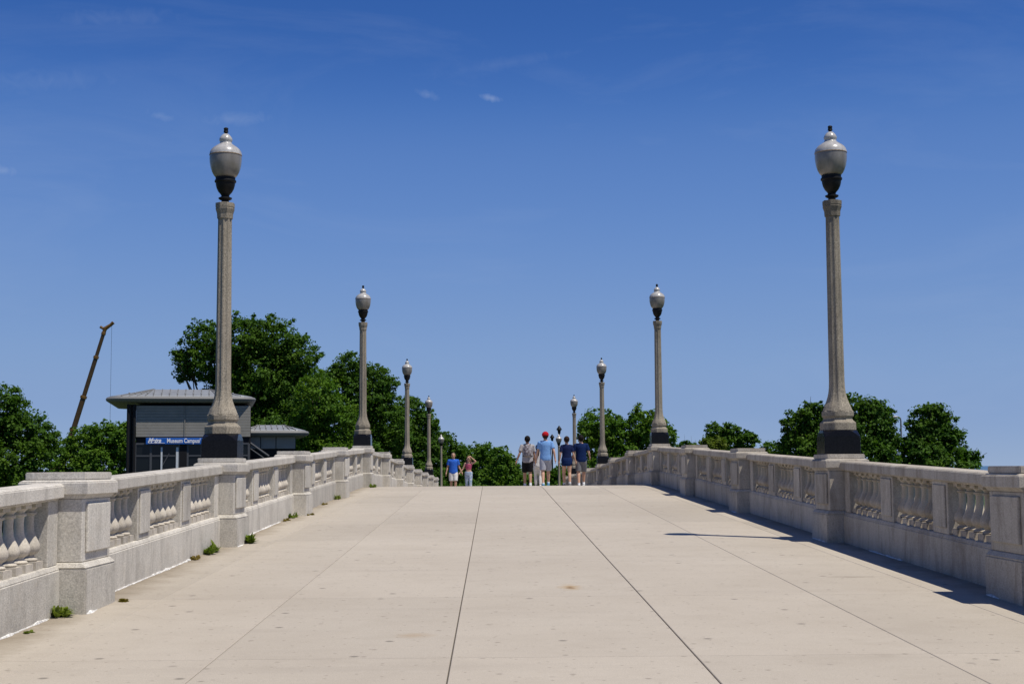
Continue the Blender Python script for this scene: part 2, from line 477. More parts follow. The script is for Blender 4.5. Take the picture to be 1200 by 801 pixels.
def stained_shaded(me):  # right-hand copy in the stained stone that has shade in its colour
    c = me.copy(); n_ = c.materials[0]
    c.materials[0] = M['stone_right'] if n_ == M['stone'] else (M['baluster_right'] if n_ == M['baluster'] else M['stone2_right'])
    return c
PIER_SIDE = {-1: dict(PIER_MESH), 1: {k_: stained_shaded(v_) for k_, v_ in PIER_MESH}}
KS = list(range(-1, 12))
LAMPS = (1, 4, 7, 10)
RAILC = 4.122
for side, sx in (('left', -1), ('right', 1)):
    for n, k in enumerate(KS):
        y = pier_y(k); z = deck_z(y)
        rz = 0.0 if sx < 0 else math.pi
        t = empty('stone_pier', (sx*RAILC, y, z), rz)
        for nm, me in PIER_SIDE[sx].items(): link(nm, me, t)
        link('panel', PIER_SIDE[sx]['panel'], t, rz=math.pi)
        t.rotation_euler.z += random.uniform(-.004, .004)
        if k in LAMPS:
            lab = 'square concrete pier of the %s parapet carrying its %s lamp post from the camera' % (side, ORD[LAMPS.index(k)])
        else:
            lab = 'square concrete pier without a lamp in the %s parapet, %s pier counted from the camera' % (side, ORD[n])
        tag(t, lab, 'pier', 'concrete piers of the bridge parapets')

# ------------------------------------------------------------------ balustrade sections
blk = MB()
blk.box(-.088, .088, -.088, .088, 0, .062)
prof = [(.060, .0625), (.072, .075), (.060, .09), (.042, .10), (.044, .112), (.066, .126), (.082, .146), (.089, .170), (.086, .195), (.071, .226), (.052, .262), (.041, .295), (.037, .33), (.036, .38), (.039, .425), (.054, .432), (.054, .446), (.037, .452), (.039, .462), (.058, .480), (.064, .488)]
blk.lathe(prof, 14)
blk.box(-.072, .072, -.072, .072, .4885, .525)
me_bal = blk.mesh('baluster', M['baluster'], sm=38)
BAL_SIDE = {-1: me_bal, 1: stained_shaded(me_bal)}
U = RAILC+.048          # centre line of the balusters, measured from the bridge's middle
def section(side, sx, k):
    """between pier k and k+1; local x points to the middle of the bridge, local y along the bridge"""
    ya, yb = pier_y(k), pier_y(k+1)
    za, zb = deck_z(ya), deck_z(yb)
    s = (zb-za)/(yb-ya)
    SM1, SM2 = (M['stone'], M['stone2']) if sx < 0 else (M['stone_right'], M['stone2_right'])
    t = empty('balustrade_section', (sx*U, ya, za), 0)
    L = B
    d = lambda a, b_: (a, b_) if sx < 0 else (-b_, -a)
    y0, y1 = .452, L-.452
    q = MB(); x0, x1 = d(-.115, .115); q.box(x0, x1, y0, y1, -.30, .36, s)
    xa, xb = d(-.113, .113); xc, xd = d(-.09, .092)
    q.frustum((xa, xb, y0, y1), (xc, xd, y0, y1), .3602, .402, s)
    q.build('base_wall', SM1, t, bevel=.007)
    yy = np.linspace(y0, y1, 4)
    for i in range(3):       # coping in three lengths
        q = MB(); x0, x1 = d(-.14, .14)
        g0, g1 = yy[i]+(.0015 if i else 0), yy[i+1]-(.0015 if i < 2 else 0)
        q.box(x0, x1, g0, g1, .945, 1.045, s)
        q.frustum((x0+.002, x1-.002, g0, g1), (x0+.03, x1-.03, g0, g1), 1.0453, 1.062, s)
        x0, x1 = d(-.098, .098); q.box(x0, x1, g0, g1, .9275, .9447, s)
        q.build('coping', SM2, t, bevel=.006)
    PO, OP = .5, 1.483
    e = (y1-y0-2*PO-3*OP)/2
    edges = [(y0, y0+e), (y0+e+OP, y0+e+OP+PO), (y0+e+2*OP+PO, y0+e+2*OP+2*PO), (y1-e, y1)]
    for i, (a, c_) in enumerate(edges):
        q = MB(); x0, x1 = d(-.09, .09); q.box(x0, x1, a, c_, .4022, .927, s)
        po = q.build('post', SM1, t, bevel=.006)
        if i in (1, 2):
            for x0, x1 in (d(.0895, .108), d(-.108, -.0895)):
                q = MB(); q.box(x0, x1, a+.05, c_-.05, .465, .895, s)
                q.build('panel', SM1, po, bevel=.005)
    for i in range(3):
        a, c_ = edges[i][1], edges[i+1][0]
        for j in range(6):
            y = a+(c_-a)*(j+.5)/6
            o = link('baluster', BAL_SIDE[sx], t, (sx*.022+random.uniform(-.003, .003), y+random.uniform(-.006, .006), .402+s*y))
            o.rotation_euler.z = random.uniform(-.05, .05)
    n = KS.index(k)
    if n == 0:
        lab = 'concrete balustrade section at the %s edge of the picture, nearest to the camera' % side
    else:
        lab = 'concrete balustrade section of the %s parapet, %s bay counted from the camera' % (side, ORD[n])
    tag(t, lab, 'balustrade', 'concrete balustrade sections between the piers')
    return t
for side, sx in (('left', -1), ('right', 1)):
    for k in KS[:-1]: section(side, sx, k)

# white sealant bead along the foot of the parapets
def bead(x, ya, yb, sgn, label, n):
    q = MB(); R = []
    yy = np.linspace(ya, yb, max(4, int((yb-ya)/.09)))
    rr = random.Random(int(ya*100)+int(sgn*7))
    for i, y in enumerate(yy):
        u_ = .5+.5*math.sin(i*.45+rr.random()*2.2); w = .008+.026*u_*rr.random(); h = .006+.018*u_*rr.random()
        if i in (0, len(yy)-1): w, h = .006, .004
        z = deck_z(y)
        R.append([(x, y, z-.004), (x, y, z+h), (x-sgn*w*.6, y, z+h*.8), (x-sgn*w, y, z-.004)])
    q.rings(R)
    o = q.build('sealant_bead', M['sealant'])
    tag(o, label, 'sealant', 'beads of white sealant along the parapets')
WF = U-.115; PF = RAILC-.285
seg = [(-WF, 7.5, 11.5, -1, 'long white sealant bead along the left wall foot, bottom left corner of the picture'),
       (-PF, 11.79, 12.1, -1, 'short white sealant bead at the foot of the nearest left pier'),
       (-WF, 12.8, 17.3, -1, 'white sealant bead along the left wall between the two nearest left piers'),
       (-PF, 18.66, 19.1, -1, 'short white sealant bead under the left pier of the nearest lamp'),
       (-WF, 19.7, 23.9, -1, 'white sealant bead along the left wall just beyond the nearest left lamp'),
       (PF, 18.75, 19.5, 1, 'short white sealant bead under the right pier of the nearest lamp'),
       (PF, 12.35, 12.66, 1, 'white sealant lump at the far corner of the nearest right pier'),
       (WF, 16.0, 17.4, 1, 'white sealant bead along the right wall just before the nearest right lamp'),
       (PF, 25.6, 26.1, 1, 'white sealant bead under the right pier behind the nearest right lamp')]
for i, (x, a, e, s, lab) in enumerate(seg): bead(x, a, e, -s if False else (1 if x > 0 else -1), lab, i)

# ------------------------------------------------------------------ lamp posts
def octo(w, z, ch):       # square with cut corners, half width w, corner cut ch
    h = w
    return [(h, -h+ch, z), (h, h-ch, z), (h-ch, h, z), (-h+ch, h, z), (-h, h-ch, z), (-h, -h+ch, z), (-h+ch, -h, z), (h-ch, -h, z)]
def make_lamp():
    t = empty('lamp_post', (0, 0, 0))
    q = MB()
    q.rings([octo(.238, 0, .004), octo(.238, .19, .004), octo(.238, .235, .016), octo(.234, .285, .08), octo(.228, .318, .132)])
    q.build('granite_base', M['granite'], t, bevel=.006)
    q = MB()
    o8 = lambda w, z: octo(w, z, w*.586)
    q.rings([o8(.224, .3185), o8(.224, .415), o8(.216, .427), o8(.186, .452), o8(.178, .475), o8(.184, .492), o8(.198, .505), o8(.198, .565), o8(.190, .578)])
    q.build('pedestal', M['shaft'], t, bevel=.005)
    q = MB()
    nseg = 32; sect = []
    for j in range(nseg):
        a = ((j+.5)/nseg*8) % 1.0       # flute pattern
        e = abs(a-.5)*2
        sect.append(1.0 if e > .6 else .905)
    sec0 = [1.0 if True else 1 for _ in sect]
    prof = [(.198, .5785), (.176, .64), (.150, .70), (.130, .76), (.116, .82), (.108, .89), (.104, .98), (.102, 1.3), (.099, 1.9), (.096, 2.5), (.093, 3.0), (.092, 3.22)]
    R = []
    for i, (r, z) in enumerate(prof):
        f = min(1, max(0, (z-.60)/.12))
        R.append([(r*(1+(sect[j]-1)*f)*math.cos(2*math.pi*(j+.5)/nseg), r*(1+(sect[j]-1)*f)*math.sin(2*math.pi*(j+.5)/nseg), z) for j in range(nseg)])
    q.rings(R)
    q.build('shaft', M['shaft'], t)
    q = MB()
    q.rings([o8(.098, 3.2205), o8(.102, 3.29), o8(.118, 3.345), o8(.121, 3.36), o8(.114, 3.368), o8(.121, 3.376), o8(.121, 3.435)])
    q.build('capital', M['shaft'], t, bevel=.003)
    q = MB()
    q.lathe([(.052, 3.4355), (.05, 3.475), (.072, 3.482), (.09, 3.495), (.09, 3.51), (.06, 3.522), (.052, 3.535), (.062, 3.555), (.092, 3.59), (.115, 3.635), (.127, 3.68), (.131, 3.715), (.142, 3.722), (.146, 3.735), (.142, 3.75), (.132, 3.757), (.132, 3.79)], 24)
    q.build('fixture_cup', M['iron'], t, sm=35)
    q = MB()
    q.lathe([(.1325, 3.7905), (.158, 3.818), (.182, 3.862), (.200, 3.918), (.211, 3.98), (.2155, 4.04), (.214, 4.085)], 40)
    g = q.build('globe', M['globe'], t, sm=50)
    MB().lathe([(.214, 4.0855), (.219, 4.09), (.219, 4.097), (.213, 4.101)], 40).build('rim', M['rust_ring'], g, sm=30)
    q = MB()
    rib = [1.0+(.018 if j % 2 == 0 else -.018) for j in range(48)]
    q.lathe([(.213, 4.1015), (.210, 4.125), (.199, 4.153), (.180, 4.180), (.154, 4.203), (.128, 4.220), (.122, 4.226), (.100, 4.240), (.082, 4.255), (.076, 4.268), (.080, 4.284), (.087, 4.300), (.086, 4.318), (.074, 4.345), (.054, 4.370), (.034, 4.388)], 48, sect=rib)
    q.build('lid', M['lid'], g, sm=60)
    q = MB()
    q.lathe([(.020, 4.3885), (.020, 4.405), (.034, 4.412), (.030, 4.425), (.028, 4.45), (.034, 4.46), (.024, 4.474), (.006, 4.48)], 14)
    q.build('finial', M['iron'], t, sm=40)
    return t
proto = make_lamp()
first = True
for side, sx in (('left', -1), ('right', 1)):
    for n, k in enumerate(LAMPS):
        o = proto if first else copy_tree(proto); first = False
        y = pier_y(k)
        o.location = (sx*RAILC, y, deck_z(y)+1.1425)
        lab = ['tallest looking concrete lamp post, the nearest one on the %s parapet', 'concrete lamp post on the %s parapet, second one from the camera at the crest',
               'concrete lamp post on the %s parapet, third one from the camera', 'concrete lamp post on the %s parapet, fourth and farthest of those on piers'][n] % side
        tag(o, lab, 'lamp post', 'lamp posts on the parapet piers')

# slender lamp posts standing on the ground beyond the bridge
def make_path_lamp():
    t = empty('path_lamp', (0, 0, 0))
    MB().lathe([(.13, 0), (.13, .25), (.10, .30), (.085, .36), (.075, 2.0), (.068, 3.2), (.085, 3.22), (.085, 3.27), (.06, 3.29)], 16).build('pole', M['shaft'], t, sm=30)
    MB().lathe([(.06, 3.2905), (.07, 3.31), (.10, 3.37), (.125, 3.45), (.132, 3.5)], 18).build('fixture_cup', M['iron'], t, sm=40)
    g = MB().lathe([(.132, 3.5005), (.175, 3.58), (.205, 3.68), (.214, 3.78)], 24).build('globe', M['globe'], t, sm=50)
    MB().lathe([(.214, 3.7805), (.19, 3.84), (.13, 3.90), (.085, 3.94), (.075, 3.97), (.085, 3.99), (.06, 4.03), (.03, 4.06), (.02, 4.12)], 24).build('lid', M['lid'], g, sm=50)
    return t
pl = make_path_lamp()
for i, (px, py) in enumerate(((517, 508.5), (654.7, 508))):
    o = pl if i == 0 else copy_tree(pl)
    p_ = at(px, py, 99.5); o.location = (p_.x, p_.y, p_.z-4.12)
    tag(o, ['slender lamp post with white globe beyond the bridge, left of the couple facing the camera', 'slender lamp post with white globe just right of the man in the red cap'][i], 'lamp post', 'slender path lamps beyond the bridge')
def lantern(px, py, Y, lab):
    p_ = at(px, py, Y); g = ground_z(p_.x, p_.y)
    t = empty('park_lantern', (p_.x, p_.y, g)); h = p_.z-g
    MB().tube([(0, 0, 0), (0, 0, h*.5), (0, 0, h-.75)], [.09, .075, .06], 10).build('pole', M['iron'], t, sm=40)
    MB().lathe([(.06, h-.75), (.11, h-.70), (.15, h-.42), (.25, h-.36), (.23, h-.28), (.10, h-.1), (.04, h)], 14).build('lamp_head', M['iron'], t, sm=30)
    tag(t, lab, 'lamp post', 'dark park lanterns far behind')
lantern(655.2, 498.5, 125, 'dark park lantern far off, above the slender lamp post by the red cap')
lantern(647.0, 508.5, 150, 'dark park lantern far off, just right of the red cap')
# street lamp between the right trees
p_ = at(1055.5, 488.5, 105); g = ground_z(p_.x, p_.y); h = p_.z-g
t = empty('street_lamp', (p_.x, p_.y, g))
M['grey_metal'] = plain('grey_galvanised_metal', (.22, .23, .24), .5, .6)
MB().tube([(0, 0, 0), (0, 0, h*.6), (0, 0, h-.25), (-.03, 0, h-.08), (-.16, 0, h)], [.10, .08, .06, .055, .05], 10).build('pole', M['grey_metal'], t, sm=40)
MB().tube([(-.15, 0, h), (-.35, 0, h+.01), (-.6, 0, h-.02), (-.72, 0, h-.03)], [.05, .10, .11, .05], 10).build('lamp_head', M['grey_metal'], t, sm=40)
tag(t, 'thin grey street lamp with a short arm between the two right-hand trees', 'street lamp')

# ------------------------------------------------------------------ station building behind the left parapet
def metal_mat(name, col, rough=.45, metal=.7):
    m, nt, b = mat(name)
    n = noise(nt, pos(nt, (1, 1, 6), obj=True), 3, 4, .6)
    c = mix(nt, ramp(nt, n, [(.3, 0), (.7, 1)]), [x*.85 for x in col], [x*1.12 for x in col])
    nt.links.new(c, b.inputs['Base Color']); b.inputs['Roughness'].default_value = rough; b.inputs['Metallic'].default_value = metal
    return m
M['roof'] = metal_mat('standing_seam_metal', (.30, .315, .32), .5, .35)
M['clad'] = plain('grey_painted_cladding', (.25, .24, .215), .7, spec=.1, var=.08, scale=3)
M['dark'] = plain('dark_steel', (.012, .012, .013), .6, 0, spec=.15)
M['mull'] = plain('grey_mullion', (.075, .078, .085), .5, .1, spec=.25)
M['soffit'] = plain('soffit_metal', (.16, .16, .155), .6, .1)
m, nt, b = mat('dark_glazing')
b.inputs['Base Color'].default_value = (.008, .010, .012, 1); b.inputs['Roughness'].default_value = .08; b.inputs['Specular IOR Level'].default_value = .25
nn = noise(nt, pos(nt, obj=True), .8, 2); bump(nt, b, nn, .05, .02)
M['glass'] = m
M['sign_blue'] = plain('sign_blue', (.010, .10, .42), .45, var=.05)
M['sign_white'] = plain('sign_white', (.8, .8, .82), .5, var=.03)
M['inside_light'] = plain('pale_column_paint', (.55, .58, .60), .6)

BY, BS = 60.0, 27.8
org = at(158, 547, BY)                     # front left corner of the glazed wall
BR = math.radians(11)
bt = empty('station_building', (org.x, org.y, -4.6), BR)
def bx_of(px): return (px-158)/BS/math.cos(BR)
def bz_of(py): return org.z+(547-py)/BS+4.6
W_, D_ = bx_of(288), 6.5
ZB = bz_of(474)
q = MB(); q.box(0.02, W_, .10, D_, 0, ZB-.02); q.build('wall', M['dark'], bt)
# metal panels
zp0, zp1 = bz_of(512), bz_of(475.5)
xs = [0.0, bx_of(213), bx_of(252), W_]
for i in range(3):
    nb = 11
    for j in range(nb):       # ribbed cladding boards
        z0 = zp0+(zp1-zp0)*j/nb; z1 = zp0+(zp1-zp0)*(j+1)/nb
        MB().box(xs[i]+.02, xs[i+1]-.02, .02, .098, z0+.003, z1-.003).build('cladding_board', M['clad'], bt, bevel=.006)
for i, px in enumerate((213, 252)):
    x = bx_of(px); MB().box(x-.018, x+.018, -.012, .05, zp0, zp1).build('panel_joint', M['clad'], bt)
# glazing: mullions, panes
zg1, zg0, zt = bz_of(520), bz_of(565), bz_of(534)
gxs = [bx_of(x) for x in (158, 175.5, 207, 216.5, 236, 258, 286)]
for i in range(len(gxs)-1):
    if i == 2:
        MB().box(gxs[i]+.03, gxs[i+1]-.03, .0, .095, zg0, zg1).build('door_post', M['dark'], bt); continue
    for z0, z1 in ((zg0, zt), (zt, zg1)):
        MB().box(gxs[i]+.03, gxs[i+1]-.03, .06, .085, z0+.03, z1-.03).build('pane', M['glass'], bt)
for x in gxs: MB().box(x-.045, x+.045, .02, .12, zg0, zg1).build('mullion', M['mull'], bt)
for a, e in ((gxs[0], gxs[2]), (gxs[3], gxs[6])):
    MB().box(a, e, .025, .115, zt-.03, zt+.03).build('transom', M['mull'], bt)
    MB().box(a, e, .025, .115, zg1-.035, zg1+.035).build('transom', M['mull'], bt)
for px, w in ((187.5, .035), (205, .05)):
    x = bx_of(px); MB().box(x-w, x+w, .005, .05, zg0, bz_of(524)).build('pale_column', M['inside_light'], bt)
x = bx_of(190); MB().tube([(bx_of(189), .03, bz_of(545)), (bx_of(196), .03, bz_of(531.5))], .025, 6).build('handrail', M['mull'], bt)
# corner columns
for dx, dy, r in ((-.30, -.05, .06), (-.17, .25, .09), (-.05, .02, .07)):
    MB().lathe([(r, 0), (r, ZB)], 12, c=(dx, dy)).build('column', M['dark'], bt, sm=40)
# lower wing
wx0, wx1 = W_-.4, bx_of(341)
ZW = bz_of(511)
MB().box(wx0, wx1, .9, 6.0, 0, ZW).build('wing_wall', M['dark'], bt)
wp = [wx0, bx_of(300), bx_of(318), wx1]
for i in range(3): MB().box(wp[i]+.015, wp[i+1]-.015, .82, .899, bz_of(526), ZW-.02).build('wing_panel', M['clad'], bt, bevel=.01)
# roofs: hipped, standing seam, rounded eaves
def hip_roof(name, x0, x1, y0, y1, ze, zr, inset_x, inset_y, th=.14, seams=14):
    r = MB()
    # rounded fascia rings
    cx0, cx1, cy0, cy1 = x0, x1, y0, y1
    def rr(o, z): 
        pts = []
        rad = .75
        for (cx, cy, a0) in ((cx1-rad, cy0+rad, -90), (cx1-rad, cy1-rad, 0), (cx0+rad, cy1-rad, 90), (cx0+rad, cy0+rad, 180)):
            for k in range(5):
                a = math.radians(a0+90*k/4); pts.append((cx+(rad+o)*math.cos(a), cy+(rad+o)*math.sin(a), z))
        return pts
    ridge = []
    for p_ in rr(0, zr):
        ridge.append((min(max(p_[0], x0+inset_x), x1-inset_x), min(max(p_[1], y0+inset_y), y1-inset_y), zr))
    r.rings([rr(-.5, ze-.17), rr(-.14, ze-.15), rr(-.03, ze-.08), rr(0, ze), rr(-.05, ze+.07), rr(-.16, ze+.10)] )
    ro = r.build(name, M['soffit'], bt, sm=40)
    c_ = MB(); c_.rings([rr(-.15, ze+.095), rr(-.16, ze+.115), ridge]); c_.build('roof_sheet', M['roof'], ro)
    for i in range(seams):      # seams running up the front slope
        t_ = (i+.5)/seams; xe = x0+.5+(x1-x0-1.0)*t_; xr = min(max(xe, x0+inset_x), x1-inset_x)
        MB().tube([(xe, y0+.17, ze+.125), (xr, y0+inset_y, zr+.012)], .022, 5).build('seam', M['soffit'], ro)
        MB().ell((xe+(xr-xe)*.25, y0+.17+(inset_y-.17)*.25, ze+.125+(zr-ze-.1)*.25+.04), (.04, .04, .03), 6, 4).build('snow_guard', M['roof'], ro)
    return ro
hip_roof('roof', bx_of(123.5), bx_of(294), -.30, D_+.6, bz_of(467.5), bz_of(454.5), bx_of(176)-bx_of(123.5), 1.6, seams=16)
hip_roof('wing_roof', wx0-.3, bx_of(357.5), .45, 6.5, bz_of(507), bz_of(496.5), 1.05, 1.6, seams=9)
# stair rail in front of the wing
MB().tube([(bx_of(276), .2, bz_of(511)), (bx_of(309), .2, bz_of(535))], .05, 8).build('stair_rail', M['mull'], bt)
MB().tube([(bx_of(280), .2, bz_of(520.5)), (bx_of(303), .2, bz_of(537))], .03, 8).build('stair_rail', M['mull'], bt)
tag(bt, 'grey and black station building with metal hip roofs behind the left parapet', 'building')
# station sign
sg = empty('station_sign', (0, 0, 0), 0)
sg.parent = None
sx0, sx1 = bx_of(169.8), bx_of(246)
zs0, zs1 = bz_of(520.6), bz_of(513.2)
loc = bt.matrix_basis @ Vector((0, 0, 0))
sg.location = (org.x, org.y, -4.6); sg.rotation_euler = (0, 0, BR)
MB().box(sx0, sx1, -.10, .0, zs0, zs1).build('sign_board', M['sign_blue'], sg, bevel=.01)
def text_mesh(name, body_, x, z, size, width, shear=0.0, fat=0.0):
    cu = bpy.data.curves.new('lettering', 'FONT'); cu.body = body_; cu.size = size; cu.shear = shear; cu.offset = fat; cu.extrude = .006
    o = bpy.data.objects.new('lettering', cu); COL.objects.link(o)
    dg = bpy.context.evaluated_depsgraph_get(); me = bpy.data.meshes.new_from_object(o.evaluated_get(dg))
    bpy.data.objects.remove(o)
    me.materials.clear(); me.materials.append(M['sign_white'])
    co = np.zeros(len(me.vertices)*3); me.vertices.foreach_get('co', co); co = co.reshape(-1, 3)
    wd = co[:, 0].max()-co[:, 0].min()
    co[:, 0] = (co[:, 0]-co[:, 0].min())*width/wd
    co = np.stack([co[:, 0], -co[:, 2], co[:, 1]], 1)
    me.vertices.foreach_set('co', co.ravel()); me.update()
    return link(name, me, sg, (x, -.105, z))
hs = zs1-zs0
text_mesh('lettering', 'Metra', bx_of(172), zs0+hs*.28, hs*.95, bx_of(187)-bx_of(172), .45, .012)
MB().box(bx_of(173), bx_of(191), -.112, -.101, zs0+hs*.16, zs0+hs*.22).build('underline', M['sign_white'], sg)
text_mesh('lettering', 'Museum Campus/', bx_of(193.5), zs0+hs*.24, hs*.95, bx_of(231)-bx_of(193.5), 0, .006)
tag(sg, 'blue station sign with white lettering above the glass doors', 'sign')

# ------------------------------------------------------------------ crane
M['crane'] = plain('crane_ochre', (.14, .07, .010), .5, var=.25, scale=2)
M['crane_dark'] = plain('crane_dark_ochre', (.06, .034, .010), .55, var=.3, scale=2)
CY = 230.0
a_ = at(84.5, 508, CY); e_ = at(122.5, 387, CY); dirv = (e_-a_).normalized()
foot = a_ - dirv*((a_.z+2.5)/dirv.z)
ct = empty('mobile_crane', (foot.x, foot.y, ground_z(foot.x, foot.y)))
def cl(v): return Vector(v)-Vector(ct.location)
tot = (e_-foot).length
def boom(name, t0, t1, w0, mt):
    a, c_ = foot+dirv*tot*t0, foot+dirv*tot*t1
    side = Vector((dirv.z, 0, -dirv.x)).normalized(); fr = dirv.cross(side).normalized()
    R = []
    for p_, w in ((a, w0), (c_, w0)):
        p_ = cl(p_); R.append([p_+side*w+fr*w*.8, p_+side*w*.8+fr*w, p_-side*w*.8+fr*w, p_-side*w+fr*w*.8, p_-side*w-fr*w*.8, p_-side*w*.6-fr*w*1.1, p_+side*w*.6-fr*w*1.1, p_+side*w-fr*w*.8])
    return MB().rings(R).build(name, mt, ct, bevel=.03)
vis = (a_-foot).length/tot
ts = [0, vis+(1-vis)*.045, vis+(1-vis)*.36, vis+(1-vis)*.745, .985]
ws = [.42, .36, .30, .25]
for i in range(4):
    s_ = boom('boom_section', max(0, ts[i]-.01), ts[i+1], ws[i], M['crane_dark'])
    boom('boom_collar', ts[i+1]-.012, ts[i+1]+.004, ws[i]*1.25, M['crane'])
hd = cl(e_)
MB().tube([hd-dirv*1.0, hd+dirv*.3, hd+Vector((1.0, 0, .9)), hd+Vector((1.4, 0, 1.3))], [.25, .36, .26, .30], 8).build('boom_head', M['crane'], ct)
MB().tube([hd+Vector((-.7, 0, .6)), hd+Vector((.1, 0, .1))], [.22, .2], 8).build('sheave', M['crane'], ct)
MB().tube([hd+Vector((1.15, 0, 1.0)), Vector((hd.x+1.15, hd.y, 7.0))], .022, 5).build('hoist_cable', M['dark'], ct)
MB().tube([Vector((hd.x+1.15, hd.y, 7.0)), Vector((hd.x+1.15, hd.y, 5.8)), Vector((hd.x+1.35, hd.y, 5.2)), Vector((hd.x+1.0, hd.y, 5.0))], [.3, .3, .12, .08], 8).build('hook', M['crane'], ct)
MB().box(-1.4, 1.4, -5, 5, .9, 2.2).build('chassis', M['crane'], ct, bevel=.1)
MB().box(-1.3, .2, 1.5, 3.4, 2.25, 4.0).build('cab', M['crane_dark'], ct, bevel=.15)
for sx in (-1, 1):
    for yy in (-3.8, -2.2, 2.0, 3.6):
        w_ = MB().lathe([(.2, -.2), (.6, -.2), (.65, -.1), (.65, .1), (.6, .2), (.2, .2)], 18).build('wheel', M['iron'], ct, (sx*1.25, yy, .65), sm=30)
        w_.rotation_euler = (0, math.pi/2, 0)
tag(ct, 'ochre telescopic crane boom rising above the far trees at left', 'crane')

# ------------------------------------------------------------------ trees
def leaf_mat(name, dark, light, yellow):
    m, nt, b = mat(name)
    g = nt.nodes.new('ShaderNodeNewGeometry')
    isl = g.outputs['Random Per Island']
    p = pos(nt)
    cl_ = noise(nt, p, .55, 3, .6)
    c = mix(nt, ramp(nt, isl, [(0, 0), (1, 1)]), dark, light)
    c = mix(nt, ramp(nt, cl_, [(.45, 0), (.72, .55)]), c, yellow)
    nt.links.new(c, b.inputs['Base Color'])
    b.inputs['Roughness'].default_value = .6; b.inputs['Specular IOR Level'].default_value = .12
    tr = nt.nodes.new('ShaderNodeBsdfTranslucent')
    tc = mix(nt, 1.0, c, (1.35, 1.5, .6), 'MULTIPLY'); nt.links.new(tc, tr.inputs['Color'])
    ms = nt.nodes.new('ShaderNodeMixShader'); ms.inputs[0].default_value = .30
    nt.links.new(b.outputs[0], ms.inputs[1]); nt.links.new(tr.outputs[0], ms.inputs[2])
    nt.links.new(ms.outputs[0], nt.nodes['Material Output'].inputs['Surface'])
    return m
LM = {'deep': leaf_mat('leaf_deep', (.022, .062, .008), (.070, .150, .014), (.105, .180, .015)),
      'mid': leaf_mat('leaf_mid', (.034, .088, .009), (.098, .198, .016), (.140, .212, .016)),
      'olive': leaf_mat('leaf_olive', (.05, .088, .010), (.115, .175, .018), (.18, .19, .022))}
M['bark'] = plain('bark', (.07, .055, .04), .95, var=.4, scale=12, bmp=.6)

def leaves_mesh(name, cen, nor, size, elong, material):
    """one kite-shaped leaf per row"""
    n = len(cen)
    nor = nor/np.linalg.norm(nor, axis=1, keepdims=True)
    r = RNG.normal(size=(n, 3)); a = np.cross(nor, r); a /= np.linalg.norm(a, axis=1, keepdims=True)
    b_ = np.cross(nor, a)
    s = size[:, None]
    fold = nor*s*.18
    v = np.stack([cen-a*s*elong, cen+b_*s*.5+fold, cen+a*s*elong, cen-b_*s*.5+fold], 1).reshape(-1, 3)
    me = bpy.data.meshes.new(name)
    me.vertices.add(4*n); me.vertices.foreach_set('co', v.ravel())
    me.loops.add(4*n); me.loops.foreach_set('vertex_index', np.arange(4*n, dtype=np.int32))
    me.polygons.add(n); me.polygons.foreach_set('loop_start', np.arange(0, 4*n, 4, dtype=np.int32))
    me.update(calc_edges=True); me.validate()
    me.materials.append(material)
    return me

